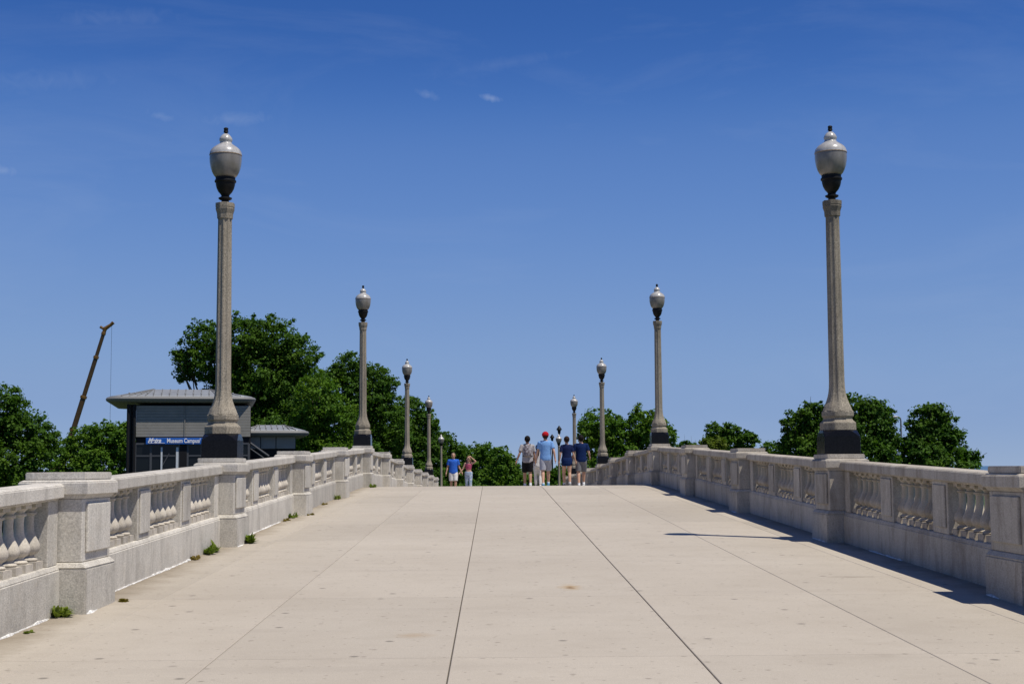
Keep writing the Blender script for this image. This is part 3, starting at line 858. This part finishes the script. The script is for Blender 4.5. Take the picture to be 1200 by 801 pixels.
def tree(name, label, blobs, Y, kind, leaf=.26, dens=1.0, group=None, sprig=0.0, cat='tree', grow=1.04):
    """blobs in photo pixels (x, y, rx, ry) give where the crown's main masses stand at distance Y"""
    ppm = F_PX/Y
    cs, rs = [], []
    for (px, py, rx, ry) in blobs:
        c_ = at(px, py, Y)
        dep = RNG.uniform(-.35, .35)*rx/ppm
        g_ = grow; cs.append((c_.x, c_.y+dep, c_.z)); rs.append((g_*rx/ppm, g_*max(rx, ry)/ppm*.95, g_*ry/ppm))
    cs = np.array(cs); rs = np.array(rs)
    base = cs.mean(0)
    bz = ground_z(base[0], base[1])
    t = empty(name, (base[0], base[1], bz))
    o3 = np.array([base[0], base[1], bz])
    C, Nn, S = [], [], []
    lobe_pts = []
    for c_, r_ in zip(cs, rs):
        vol = (r_[0]*r_[1]*r_[2])**(1/3)
        nt_ = max(16, int(44*(vol/1.0)**1.4))
        # leaf tufts: many uneven sprays spread over the outer part of the mass, a few reaching out of it
        d = RNG.normal(size=(nt_, 3)); d /= np.linalg.norm(d, axis=1, keepdims=True)
        rad = RNG.uniform(.25, 1.0, nt_)**.5
        out = RNG.random(nt_) < .16
        rad = np.where(out, RNG.uniform(1.0, 1.22, nt_), rad)
        tc = c_+d*r_*rad[:, None]
        for q_, dd, ou in zip(tc, d, out):
            tr_ = RNG.uniform(.22, .50)*(.65 if ou else 1.0)*min(1.5, max(.7, vol*.5))
            nl = int(40*dens*(tr_/.35)**2*(.2/leaf)**1.6)+6
            ax = dd*np.array([1, 1, .35])+np.array([0, 0, sprig])+RNG.normal(size=3)*.35; ax /= np.linalg.norm(ax)
            e = RNG.normal(size=(nl, 3)); e /= np.linalg.norm(e, axis=1, keepdims=True)
            e = e*np.array([1, 1, .62])+ax*(RNG.uniform(-1, 1, nl)[:, None])*.75
            k_ = RNG.uniform(.1, 1, nl)**.6
            pp = q_+e*tr_*k_[:, None]
            C.append(pp); Nn.append(e*.4+dd*.35+np.array([0, 0, .6])+RNG.normal(size=(nl, 3))*.6)
            S.append(RNG.uniform(.5, 1.3, nl)*leaf)
        nf = int(420*dens*(vol**2)*(.2/leaf)**1.6)          # loose leaves through the whole mass
        e = RNG.normal(size=(nf, 3)); e /= np.linalg.norm(e, axis=1, keepdims=True)
        rr_ = RNG.uniform(.35, 1.08, nf)**.7
        C.append(c_+e*r_*rr_[:, None]); Nn.append(e*.5+np.array([0, 0, .5])+RNG.normal(size=(nf, 3))*.7); S.append(RNG.uniform(.5, 1.2, nf)*leaf)
        lobe_pts.append(c_)
    C = np.concatenate(C)-o3; Nn = np.concatenate(Nn); S = np.concatenate(S)
    link('crown', leaves_mesh('crown', C, Nn, S, .72, LM[kind]), t)
    # trunk and limbs
    H = (cs[:, 2]+rs[:, 2]).max()-bz
    q = MB(); fork = max(.8, (cs[:, 2]-rs[:, 2]).min()-bz+.3)
    fork = min(fork, H*.55)
    r0 = max(.08, H*.02)
    q.tube([(0, 0, -.2), (.02*H*.2, 0, fork*.5), (0, 0, fork), (0, 0, fork+.15*H)], [r0*1.35, r0, r0*.85, r0*.5], 10)
    for c_ in lobe_pts:
        e = c_-o3; mid_ = (e*.5+np.array([0, 0, fork])*.5); mid_[2] = max(mid_[2], fork)
        q.tube([(0, 0, fork*.95), tuple(mid_+RNG.normal(size=3)*.15), tuple(e)], [r0*.6, r0*.35, r0*.12], 7)
        for _ in range(3):
            dd = RNG.normal(size=3); dd[2] = abs(dd[2]); dd /= np.linalg.norm(dd)
            q.tube([tuple(mid_*.4+e*.6), tuple(e*.8+mid_*.2+dd*.4), tuple(e+dd*1.0)], [r0*.22, r0*.14, r0*.05], 5)
    q.build('trunk', M['bark'], t, sm=60)
    tag(t, label, cat, group)
    return t
GL, GR, GF = 'trees behind the left parapet', 'small trees behind the right parapet', 'far trees beyond the bridge'
tree('broadleaf_tree', 'dark leafy tree at the left edge of the picture, left of the crane boom', [(2, 485, 32, 34), (32, 505, 28, 27), (50, 520, 20, 22), (20, 540, 42, 30), (-40, 505, 46, 46), (0, 575, 55, 35)], 80, 'deep', 0.13, 1, GL)
tree('broadleaf_tree', 'rounded tree under the crane boom, just left of the station building', [(98, 522, 24, 22), (125, 516, 24, 22), (150, 522, 22, 24), (82, 545, 24, 22), (120, 550, 34, 26), (110, 585, 45, 30)], 120, 'mid', 0.165, 1, GL)
tree('broadleaf_tree', 'tallest dark tree, rising behind the station building and the nearest left lamp', [(238, 397, 24, 22), (217, 420, 17, 14), (214, 437, 13, 9), (252, 425, 28, 24), (283, 400, 34, 28), (322, 400, 30, 28), (350, 418, 24, 25), (300, 445, 48, 44), (345, 465, 40, 42), (270, 470, 34, 30), (325, 510, 55, 34), (300, 560, 60, 40)], 88, 'deep', 0.13, 1.0, GL)
tree('broadleaf_tree', 'bright green lower tree between the tallest tree and the second left lamp', [(372, 470, 26, 32), (392, 492, 28, 28), (360, 505, 24, 26), (385, 525, 32, 24), (380, 565, 40, 30)], 80, 'mid', 0.121, 1, GL)
tree('broadleaf_tree', 'dark tree with a ragged top behind the second left lamp post', [(408, 432, 20, 20), (391, 443, 13, 14), (432, 445, 22, 20), (450, 455, 15, 20), (425, 475, 34, 34), (445, 500, 34, 32), (420, 520, 34, 30), (430, 560, 45, 35)], 105, 'deep', 0.145, 1, GL)
tree('broadleaf_tree', 'dark tree behind the third and fourth left lamp posts', [(478, 486, 20, 22), (498, 500, 16, 20), (470, 515, 28, 28), (490, 530, 28, 26), (510, 522, 13, 18), (480, 565, 40, 30)], 125, 'deep', 0.16, 1, GL)
tree('broadleaf_tree', 'dark tree sloping down behind the man in the blue shirt', [(522, 525, 14, 18), (537, 535, 13, 16), (525, 550, 22, 20), (512, 555, 20, 18), (530, 575, 30, 18)], 140, 'deep', 0.174, 1, GF)
tree('broadleaf_tree', 'round far tree directly behind the woman shading her eyes', [(553, 535, 13, 14), (568, 532, 13, 13), (562, 552, 22, 18), (560, 575, 28, 18)], 165, 'mid', 0.203, 1, GF)
tree('broadleaf_tree', 'far tree just left of the man carrying the backpack', [(588, 537, 12, 14), (597, 548, 12, 15), (584, 556, 16, 16), (604, 562, 12, 14), (590, 578, 26, 16)], 155, 'mid', 0.203, 1, GF)
tree('shrub', 'low far shrub seen between the legs of the walkers at right', [(620, 566, 14, 11), (640, 562, 16, 14), (660, 560, 14, 16), (640, 578, 30, 14)], 150, 'mid', 0.193, 1, GF, cat='shrub')
tree('broadleaf_tree', 'tree behind the third right lamp post, right of the man in navy', [(690, 505, 12, 20), (708, 502, 15, 20), (722, 508, 12, 18), (705, 530, 26, 22), (735, 535, 20, 18), (712, 560, 34, 24)], 92, 'mid', 0.145, 1, GR, .25, grow=1.12)
tree('broadleaf_tree', 'tree behind the second right lamp post', [(748, 500, 13, 20), (764, 502, 14, 19), (778, 514, 13, 15), (758, 525, 22, 20), (770, 550, 30, 22)], 92, 'mid', 0.145, 1, GR, .25, grow=1.12)
tree('broadleaf_tree', 'small tree with a flat top midway between the two nearest right lamp posts', [(838, 508, 10, 12), (854, 506, 12, 11), (872, 516, 14, 11), (850, 522, 24, 14), (860, 545, 32, 18)], 115, 'deep', 0.16, 1, GR, .2)
tree('shrub', 'yellowish shrub in front of the small flat-topped right tree', [(830, 522, 10, 8), (841, 521, 10, 9), (835, 540, 16, 14)], 105, 'olive', 0.136, 1, GR, .2, cat='shrub')
tree('shrub', 'tip of a dark shrub just right of the second right lamp', [(803, 523, 7, 6), (811, 524, 6, 5), (806, 540, 14, 14)], 110, 'deep', 0.136, 1, GR, .2, cat='shrub')
tree('shrub', 'low rounded shrub just left of the trees at the nearest right lamp', [(905, 526, 10, 9), (918, 525, 9, 9), (911, 545, 18, 14)], 110, 'mid', 0.136, 1, GR, .2, cat='shrub')
tree('broadleaf_tree', 'glossy tree left of the nearest right lamp post', [(931, 502, 12, 17), (946, 487, 11, 14), (960, 493, 13, 18), (942, 520, 24, 18), (960, 525, 24, 20), (950, 555, 34, 26)], 72, 'deep', 0.121, 1, GR, .35, grow=1.12)
tree('broadleaf_tree', 'glossy tree right of the nearest right lamp post', [(1000, 478, 13, 16), (1019, 479, 13, 15), (1033, 494, 13, 18), (1012, 508, 28, 22), (1036, 518, 18, 20), (1010, 535, 40, 24), (1015, 570, 40, 26)], 70, 'deep', 0.121, 1, GR, .35, grow=1.12)
tree('broadleaf_tree', 'rightmost glossy round tree behind the right parapet', [(1091, 486, 12, 13), (1080, 499, 14, 17), (1104, 500, 13, 16), (1092, 517, 26, 20), (1117, 520, 14, 14), (1133, 537, 12, 10), (1074, 527, 17, 20), (1100, 543, 40, 22), (1100, 580, 40, 26)], 70, 'deep', 0.121, 1, GR, .35, grow=1.12)

# ------------------------------------------------------------------ weeds along the left parapet
M['weed'] = leaf_mat('weed_leaf', (.08, .13, .018), (.18, .24, .04), (.22, .22, .05))
M['dry'] = leaf_mat('dry_weed_leaf', (.16, .12, .03), (.24, .18, .05), (.14, .14, .03))
def weed(x, y, rx, ry, h, n, dry, label):
    z = deck_z(y)
    t = MB(); rr = random.Random(int(y*1000))
    cen = [(rr.uniform(-.6, .6)*rx, rr.uniform(-.75, .75)*ry, rr.uniform(.45, 1.0)) for _ in range(5)]
    for i in range(n*2):
        cx_, cy_, cs_ = cen[rr.randrange(5)]
        a = rr.random()*6.28; r_ = rr.random()**.7
        bx_, by_ = cx_+.35*rx*r_*math.cos(a), cy_+.35*ry*r_*math.sin(a)
        hh = h*cs_*(.25+.75*rr.random())*(1.15-.7*r_)
        ln, lt = math.cos(a)*rr.uniform(.1, .6)*h, math.sin(a)*rr.uniform(.1, .6)*h
        w = rr.uniform(.005, .010) if rr.random() < .5 else rr.uniform(.014, .026)
        p0 = Vector((bx_*.6+cx_*.4, by_*.6+cy_*.4, 0)); p1 = p0+Vector((ln*.55, lt*.55, hh*.75)); p2 = p0+Vector((ln, lt, hh*rr.uniform(.7, 1.05)))
        s_ = Vector((math.cos(a+1.5), math.sin(a+1.5), 0))*w
        t.add([p0-s_*.25, p0+s_*.25, p1+s_, p1-s_, p2], [(0, 1, 2, 3), (3, 2, 4)])
    o = t.build('weed', M['dry'] if dry else M['weed'], None, (x, y, z))
    tag(o, label, 'weed', 'weeds at the foot of the left parapet')
XW, XP = -WF+.05, -PF+.05
weed(XW, 11.66, .10, .13, .17, 70, False, 'small green weed in the corner before the nearest left pier')
weed(XP+.02, 12.55, .06, .2, .05, 40, True, 'flat dry weed at the far end of the nearest left pier')
weed(XW+.05, 10.7, .04, .05, .03, 40, False, 'sparse flat weed on the paving at the lower left')
weed(XW+.01, 16.9, .06, .18, .07, 50, True, 'brownish weed on the left wall foot before the nearest left lamp')
weed(XW, 17.75, .09, .35, .16, 130, False, 'largest green weed clump, on the left wall foot before the nearest left lamp')
weed(XP, 19.35, .09, .16, .20, 80, False, 'green leafy weed in front of the pier of the nearest left lamp')
weed(XW, 25.0, .09, .25, .12, 60, False, 'low weed before the left pier behind the nearest left lamp')
weed(XP, 25.75, .07, .3, .07, 50, True, 'dry weed along the left pier behind the nearest left lamp')
weed(XW, 31.9, .10, .25, .16, 60, False, 'weed before the left pier that precedes the second left lamp')
weed(XW, 33.5, .10, .30, .15, 60, False, 'weed after the left pier that precedes the second left lamp')
weed(XP, 39.0, .10, .3, .18, 60, False, 'weed at the pier of the second left lamp')
weed(XW, 41.2, .10, .3, .18, 60, False, 'weed just past the pier of the second left lamp')

weed(XW+.02, 24.1, .06, .35, .07, 50, True, 'dry weeds on the left wall foot shortly before the pier behind the nearest left lamp')
weed(XW+.02, 29.5, .06, .4, .07, 50, True, 'dry weeds on the left wall foot midway between two lampless piers')

# ------------------------------------------------------------------ people
def remesh(mb, name, material, vox, it=3):
    me = bpy.data.meshes.new(name); me.from_pydata(mb.v, [], mb.f); me.update()
    o = bpy.data.objects.new(name, me); COL.objects.link(o)
    r = o.modifiers.new('r', 'REMESH'); r.mode = 'VOXEL'; r.voxel_size = vox; r.use_smooth_shade = True
    s = o.modifiers.new('s', 'SMOOTH'); s.iterations = it; s.factor = .5
    dg = bpy.context.evaluated_depsgraph_get()
    out = bpy.data.meshes.new_from_object(o.evaluated_get(dg))
    bpy.data.objects.remove(o); bpy.data.meshes.remove(me)
    out.name = name; out.materials.clear(); out.materials.append(material); smooth(out)
    return out
def cloth(name, col, kind=None, col2=None, col3=None):
    m, nt, b = mat(name)
    p = pos(nt, obj=True)
    n = noise(nt, p, 16, 3, .6); w = noise(nt, p, 7, 3, .6, 1.2)
    c = mix(nt, ramp(nt, n, [(.3, 0), (.7, 1)]), [x*.88 for x in col], [min(1, x*1.1) for x in col])
    if kind == 'patch':
        c = mix(nt, ramp(nt, noise(nt, p, 13, 4, .7), [(.46, 0), (.58, 1)]), c, col2)
    if kind == 'plaid':
        wv = N(nt, 'ShaderNodeTexWave', Scale=9.0); wv.bands_direction = 'X'; nt.links.new(p, wv.inputs['Vector'])
        wz = N(nt, 'ShaderNodeTexWave', Scale=9.0); wz.bands_direction = 'Z'; nt.links.new(p, wz.inputs['Vector'])
        c = mix(nt, ramp(nt, wv.outputs['Fac'], [(.5, 0), (.62, .6)]), c, col2)
        c = mix(nt, ramp(nt, wz.outputs['Fac'], [(.5, 0), (.62, .6)]), c, col2)
    nt.links.new(c, b.inputs['Base Color']); b.inputs['Roughness'].default_value = .9; b.inputs['Specular IOR Level'].default_value = .1
    bump(nt, b, w, .6, .03)
    return m
def skin(name, col): return plain(name, col, .55, spec=.35, var=.08, scale=12)
SK = {'fair': skin('skin_fair', (.52, .31, .21)), 'tan': skin('skin_tan', (.42, .24, .155)), 'brown': skin('skin_brown', (.20, .10, .06))}
HAIR = {'dark': plain('hair_dark', (.010, .007, .006), .7, spec=.12, bmp=.5), 'brown': plain('hair_brown', (.026, .013, .008), .7, spec=.12, bmp=.5), 'auburn': plain('hair_auburn', (.11, .04, .018), .5, bmp=.5), 'thin': plain('hair_cropped', (.16, .11, .08), .7)}

def person(label, xy, rz, H, sk, hair, hair_style, top, top_style, bottom, bottom_style, shoe, stride, armL, armR, fem=False, extra=None):
    """local: faces +y, x to its right. armL/armR = (elbow, wrist) as points for a 1.75 m figure"""
    k = H/1.75
    z = deck_z(xy[1])
    P = empty('person', (xy[0], xy[1], z), rz); P.scale = (k, k, k)
    sw = .165 if fem else .19
    sc = .9 if fem else 1.0
    b = MB()
    def ring(zz, rx, ry, dy=0, n=18): return [(rx*math.cos(2*math.pi*j/n), dy+ry*math.sin(2*math.pi*j/n), zz) for j in range(n)]
    hipw = 1.06 if fem else 1.0; wst = .86 if fem else 1.0
    torso = [(.82, .13*hipw, .09, 0), (.90, .165*hipw, .115, -.008), (.98, .16*hipw, .112, -.005), (1.08, .138*wst, .098, 0), (1.18, .145*wst, .10, .005), (1.28, .165*sc, .112, .005), (1.37, .18*sc, .11, 0), (1.43, .16*sc, .09, -.005), (1.47, .09*sc, .07, -.008), (1.50, .058, .06, -.005), (1.57, .052, .058, .005)]
    b.rings([ring(zz, rx, ry, dy) for zz, rx, ry, dy in torso])
    HS = 1.13; HZ = 1.60
    def hdp(x, y, z_): return (x*HS, y*HS, HZ+(z_-1.645)*HS+.02)
    def hdr(*r): return tuple(v_*HS for v_ in r)
    b.ell(hdp(0, .005, 1.662), hdr(.076, .094, .090), 18, 12)
    b.ell(hdp(0, .028, 1.605), hdr(.058, .068, .075), 16, 10)
    b.tube([hdp(0, .095, 1.665), hdp(0, .108, 1.645), hdp(0, .118, 1.628), hdp(0, .098, 1.618)], [.010, .012, .015, .012], 8)
    for s in (-1, 1): b.ell(hdp(s*.077, .0, 1.645), hdr(.012, .022, .032), 8, 6)
    legs = {}
    for s, f, lift in ((-1, stride, 0), (1, -stride, .03 if stride else 0)):
        hip = Vector((s*.085, 0, .90)); ank = Vector((s*.085, f, .085+lift)); kn = Vector((s*.092, f*.45+.035+abs(f)*.12, .49))
        legs[s] = (hip, kn, ank)
        th = .088*(1.05 if fem else 1)
        b.tube([hip, hip.lerp(kn, .3), hip.lerp(kn, .75), kn, kn.lerp(ank, .25), kn.lerp(ank, .6), ank, ank-Vector((0, 0, .04))], [th*.95, th, .068, .056, .060, .048, .036, .038], 14)
        b.tube([ank+Vector((0, -.05, -.045)), ank+Vector((0, .05, -.04)), ank+Vector((0, .15, -.06))], [.036, .038, .026], 10)
    for s, (el, wr) in ((-1, armL), (1, armR)):
        sh = Vector((s*sw, 0, 1.405)); el, wr = Vector(el), Vector(wr)
        b.tube([sh+Vector((-s*.05, 0, .01)), sh, sh.lerp(el, .35), sh.lerp(el, .8), el, el.lerp(wr, .3), el.lerp(wr, .8), wr], [.05, .058*sc, .050*sc, .040*sc, .038*sc, .040*sc, .029*sc, .026*sc], 12)
        d = (wr-el).normalized()
        side = Vector((0, 1, 0)) if abs(d.y) < .8 else Vector((0, 0, 1))
        pn = d.cross(side).normalized(); side = pn.cross(d).normalized()
        b.tube([wr, wr+d*.04, wr+d*.085], [.024, .032, .030], 10)
        b.tube([wr+d*.03+side*.016, wr+d*.085+side*.02], [.022, .018], 8); b.tube([wr+d*.03-side*.016, wr+d*.085-side*.022], [.022, .018], 8)
        inw = pn if pn.x*(-s) > 0 else -pn
        for i, (o_, ln) in enumerate(((.030, .068), (.011, .078), (-.010, .073), (-.030, .058))):
            r0_ = wr+d*.085+side*o_
            b.tube([r0_-d*.02, r0_+d*ln*.5+inw*.008, r0_+d*ln*.85+inw*.026, r0_+d*ln+inw*.04], [.0105, .0098, .0092, .0075], 8)
        r0_ = wr+d*.035+side*.03
        b.tube([r0_-side*.01, r0_+side*.022+d*.03+inw*.008, r0_+side*.024+d*.062+inw*.02], [.012, .011, .009], 8)
    body_ = link('body', remesh(b, 'body', SK[sk], .0105, 2), P)
    for s in (-1, 1):
        e_ = MB().ell(hdp(s*.030, .089, 1.668), (.013, .008, .007), 10, 6).build('eye', M['iron'], body_, sm=60)
    MB().ell(hdp(0, .094, 1.592), (.022, .008, .006), 10, 6).build('mouth', M['lip'], body_, sm=60)
    # hair
    h = MB()
    h.ell(hdp(0, -.016, 1.675), hdr(.091, .102, .100), 18, 12)
    if hair_style == 'short': h.ell(hdp(0, -.05, 1.63), hdr(.072, .052, .06), 14, 8)
    if hair_style == 'long':
        h.ell(hdp(0, -.05, 1.62), hdr(.085, .06, .10), 14, 8); h.tube([hdp(0, -.075, 1.66), hdp(0, -.10, 1.5), hdp(0, -.105, 1.36)], [.07, .075, .045], 12)
    if hair_style == 'bun': h.ell(hdp(0, -.05, 1.64), hdr(.076, .055, .07), 14, 8); h.ell(hdp(0, -.105, 1.68), hdr(.04, .035, .04), 12, 8)
    if hair_style == 'side': h.ell(hdp(0, -.03, 1.62), hdr(.09, .07, .10), 14, 8); h.tube([hdp(.07, -.02, 1.64), hdp(.085, .02, 1.52), hdp(.08, .05, 1.42)], [.04, .045, .02], 10); h.tube([hdp(-.07, -.02, 1.64), hdp(-.085, .02, 1.52), hdp(-.08, .05, 1.42)], [.04, .045, .02], 10)
    hm = remesh(h, 'hair', HAIR[hair], .012, 2)
    if hair_style == 'cropped':
        pass
    link('hair', hm, P, (0, -.012, .006) if hair_style != 'cropped' else (0, -.006, -.004))
    # top
    if top_style:
        t = MB()
        if top_style == 'crop':
            lo, hi = 1.12, 1.395
        else: lo, hi = .84, 1.475
        g = .016 if top_style == 'crop' else .03
        rg = []
        for i in range(12):
            zz = lo+(hi-lo)*i/11
            rx = float(np.interp(zz, [q_[0] for q_ in torso], [q_[1] for q_ in torso])); ry = float(np.interp(zz, [q_[0] for q_ in torso], [q_[2] for q_ in torso]))
            if top_style == 'tee':
                rx = max(rx, .150*sc if zz < 1.3 else 0); ry = max(ry, .108 if zz < 1.3 else 0)
            rg.append(ring(zz, rx+g, ry+g*.9))
        t.rings(rg)
        if top_style == 'tee':
            for s, (el, wr) in ((-1, armL), (1, armR)):
                sh = Vector((s*sw, 0, 1.405)); el = Vector(el)
                t.tube([sh+Vector((-s*.08, 0, .018)), sh+Vector((0, 0, .008)), sh.lerp(el, .35), sh.lerp(el, .68)], [.062, .074*sc, .072*sc, .074*sc], 14)
        link('top' if top_style == 'crop' else 't_shirt', remesh(t, 'shirt', top, .014, 4), P)
    # bottom
    q = MB()
    frac = {'shorts': .92, 'short_shorts': .38, 'jeans': 1.0, 'pants': 1.0}[bottom_style]
    q.rings([ring(zz, rx*hipw+.018, ry+.018) for zz, rx, ry in ((.80, .14, .10), (.86, .162, .115), (.94, .166, .116), (1.02, .150, .106))])
    for s in (-1, 1):
        hip, kn, ank = legs[s]
        if bottom_style == 'shorts': q.tube([hip, hip.lerp(kn, .3), hip.lerp(kn, frac)], [.108, .116, .098], 16)
        elif bottom_style == 'short_shorts': q.tube([hip, hip.lerp(kn, .25), hip.lerp(kn, frac)], [.105, .112, .105], 16)
        else: q.tube([hip, hip.lerp(kn, .3), kn, kn.lerp(ank, .35), ank+Vector((0, 0, .02))], [.104, .104, .072, .076, .058], 16)
    nm = {'shorts': 'shorts', 'short_shorts': 'shorts', 'jeans': 'jeans', 'pants': 'trousers'}[bottom_style]
    link(nm, remesh(q, nm, bottom, .014, 3), P)
    for s in (-1, 1):
        a = legs[s][2]; q = MB()
        q.tube([a+Vector((0, -.085, -.04)), a+Vector((0, -.03, -.03)), a+Vector((0, .05, -.035)), a+Vector((0, .13, -.052)), a+Vector((0, .175, -.058))], [.030, .048, .047, .038, .016], 12)
        q.box(a.x-.044, a.x+.044, a.y-.10, a.y+.17, a.z-.085, a.z-.062)
        link('shoe', remesh(q, 'shoe', shoe, .011, 2), P)
        if bottom_style in ('shorts', 'short_shorts'):
            MB().tube([a+Vector((0, 0, -.01)), a+Vector((0, 0, .05))], [.046, .044], 12).build('sock', M['sign_white'], P, sm=60)
    if extra: extra(P, hdp)
    tag(P, label, 'person', 'people walking on the bridge')
    return P
M['lip'] = plain('lip', (.32, .12, .10), .5)
C_ = {'grey': cloth('tee_grey', (.36, .34, .34)), 'black': cloth('shorts_black', (.012, .012, .014)), 'lightblue': cloth('tee_light_blue', (.17, .33, .62)),
      'plaid': cloth('plaid_shorts', (.52, .53, .58), 'plaid', (.16, .17, .22)), 'navy': cloth('tee_navy', (.010, .018, .065)), 'navy2': cloth('tee_navy_blue', (.008, .022, .085)),
      'dkshort': cloth('shorts_dark_navy', (.008, .009, .02)), 'gshort': cloth('shorts_grey', (.17, .17, .18)), 'blue': cloth('tee_bright_blue', (.03, .12, .50)),
      'white': cloth('white_cotton', (.66, .65, .62)), 'crop': cloth('crop_top_dusty_red', (.40, .085, .14)), 'jeans': cloth('ripped_light_jeans', (.24, .33, .46), 'patch', (.52, .56, .60)),
      'red': cloth('cap_red', (.40, .012, .018)), 'pack': cloth('backpack_grey', (.13, .11, .12), 'patch', (.34, .32, .33)), 'sneak': cloth('sneaker_white', (.62, .64, .66)), 'sneakb': cloth('sneaker_blue', (.12, .30, .45)), 'sneakd': cloth('sneaker_grey', (.2, .2, .2))}
def stand(px, Y): 
    p_ = at(px, 560, Y); return (p_.x, Y)
DNL = ((-.235, -.02, 1.12), (-.27, .06, .88)); DNR = ((.235, -.02, 1.12), (.27, .06, .88))
def cap_red(P, b):
    q = MB(); q.ell(b(0, -.014, 1.694), (.115, .130, .108), 18, 12); q.tube([b(0, .06, 1.70), b(0, .13, 1.695), b(0, .19, 1.682)], [.05, .06, .03], 12)
    link('baseball_cap', remesh(q, 'baseball_cap', C_['red'], .011, 2), P)
person('man in red cap, light blue t-shirt and plaid shorts walking away', stand(639.5, 47.6), -.02, 1.80, 'fair', 'brown', 'cropped', C_['lightblue'], 'tee', C_['plaid'], 'shorts', C_['sneakb'], -.20,
       ((-.25, .05, 1.13), (-.29, .17, .91)), ((.27, -.08, 1.14), (.31, -.06, .89)), extra=cap_red)
man1 = person('dark-haired man in grey t-shirt and black shorts with a backpack, walking away', stand(618.3, 49.4), .03, 1.76, 'tan', 'dark', 'short', C_['grey'], 'tee', C_['black'], 'shorts', C_['sneak'], .17,
       ((-.28, -.07, 1.14), (-.37, -.03, .91)), ((.235, .03, 1.12), (.27, .14, .89)))
# backpack on his back
bp = empty('backpack', man1.location, .03)
q = MB(); q.ell((0, -.20, 1.25), (.145, .10, .20), 16, 10); q.ell((0, -.26, 1.17), (.11, .06, .12), 14, 8); q.box(-.12, .12, -.24, -.14, 1.06, 1.36)
link('pack_body', remesh(q, 'pack_body', C_['pack'], .012, 3), bp)
for s in (-1, 1):
    MB().tube([(s*.08, -.13, 1.42), (s*.095, -.04, 1.495), (s*.10, .06, 1.46), (s*.11, .14, 1.34), (s*.15, .09, 1.16), (s*.17, -.05, 1.08), (s*.11, -.15, 1.08)], .014, 8).build('strap', C_['black'], bp, sm=60)
tag(bp, 'grey patterned backpack worn by the man in black shorts', 'backpack')
person('long-haired person in white clothes half hidden behind the man in the red cap', stand(630.6, 50.4), 0.0, 1.50, 'brown', 'brown', 'long', C_['white'], 'tee', C_['white'], 'pants', C_['sneak'], .08,
       ((-.20, -.03, 1.14), (-.20, .10, .94)), ((.21, -.02, 1.14), (.23, .05, .9)), fem=True)
def tied(P, b):
    q = MB(); q.rings([[(rx*math.cos(2*math.pi*j/18), ry*math.sin(2*math.pi*j/18)-.01, zz) for j in range(18)] for zz, rx, ry in ((.72, .14, .13), (.80, .19, .15), (.92, .20, .152), (1.01, .175, .135))])
    link('tied_jumper', remesh(q, 'tied_jumper', C_['navy2'], .014, 3), P)
person('woman in navy t-shirt and very short dark shorts walking away', stand(664.4, 48.4), .05, 1.69, 'fair', 'brown', 'bun', C_['navy'], 'tee', C_['dkshort'], 'short_shorts', C_['sneakd'], .16,
       ((-.225, -.07, 1.13), (-.27, -.04, .89)), ((.235, -.02, 1.13), (.31, .03, .90)), fem=True, extra=tied)
person('man in navy t-shirt and grey shorts walking away, rightmost of the walkers', stand(681.2, 48.6), -.04, 1.74, 'fair', 'dark', 'short', C_['navy2'], 'tee', C_['gshort'], 'shorts', C_['sneak'], -.18,
       ((-.25, -.01, 1.13), (-.31, .03, .90)), ((.27, .0, 1.15), (.30, .16, 1.02)))
person('man in bright blue t-shirt and white shorts walking towards the camera', stand(531.3, 64.0), math.pi+.05, 1.78, 'tan', 'thin', 'cropped', C_['blue'], 'tee', C_['white'], 'shorts', C_['sneakd'], .08,
       ((-.25, -.02, 1.13), (-.36, .02, .92)), ((.25, -.02, 1.13), (.31, .05, .88)))
person('red-haired woman in dusty red crop top and light jeans shading her eyes with one hand', stand(549.2, 64.0), math.pi-.05, 1.62, 'fair', 'auburn', 'side', C_['crop'], 'crop', C_['jeans'], 'jeans', C_['sneak'], .09,
       ((-.36, .08, 1.50), (-.14, .13, 1.70)), ((.27, .0, 1.15), (.42, .02, .97)), fem=True)
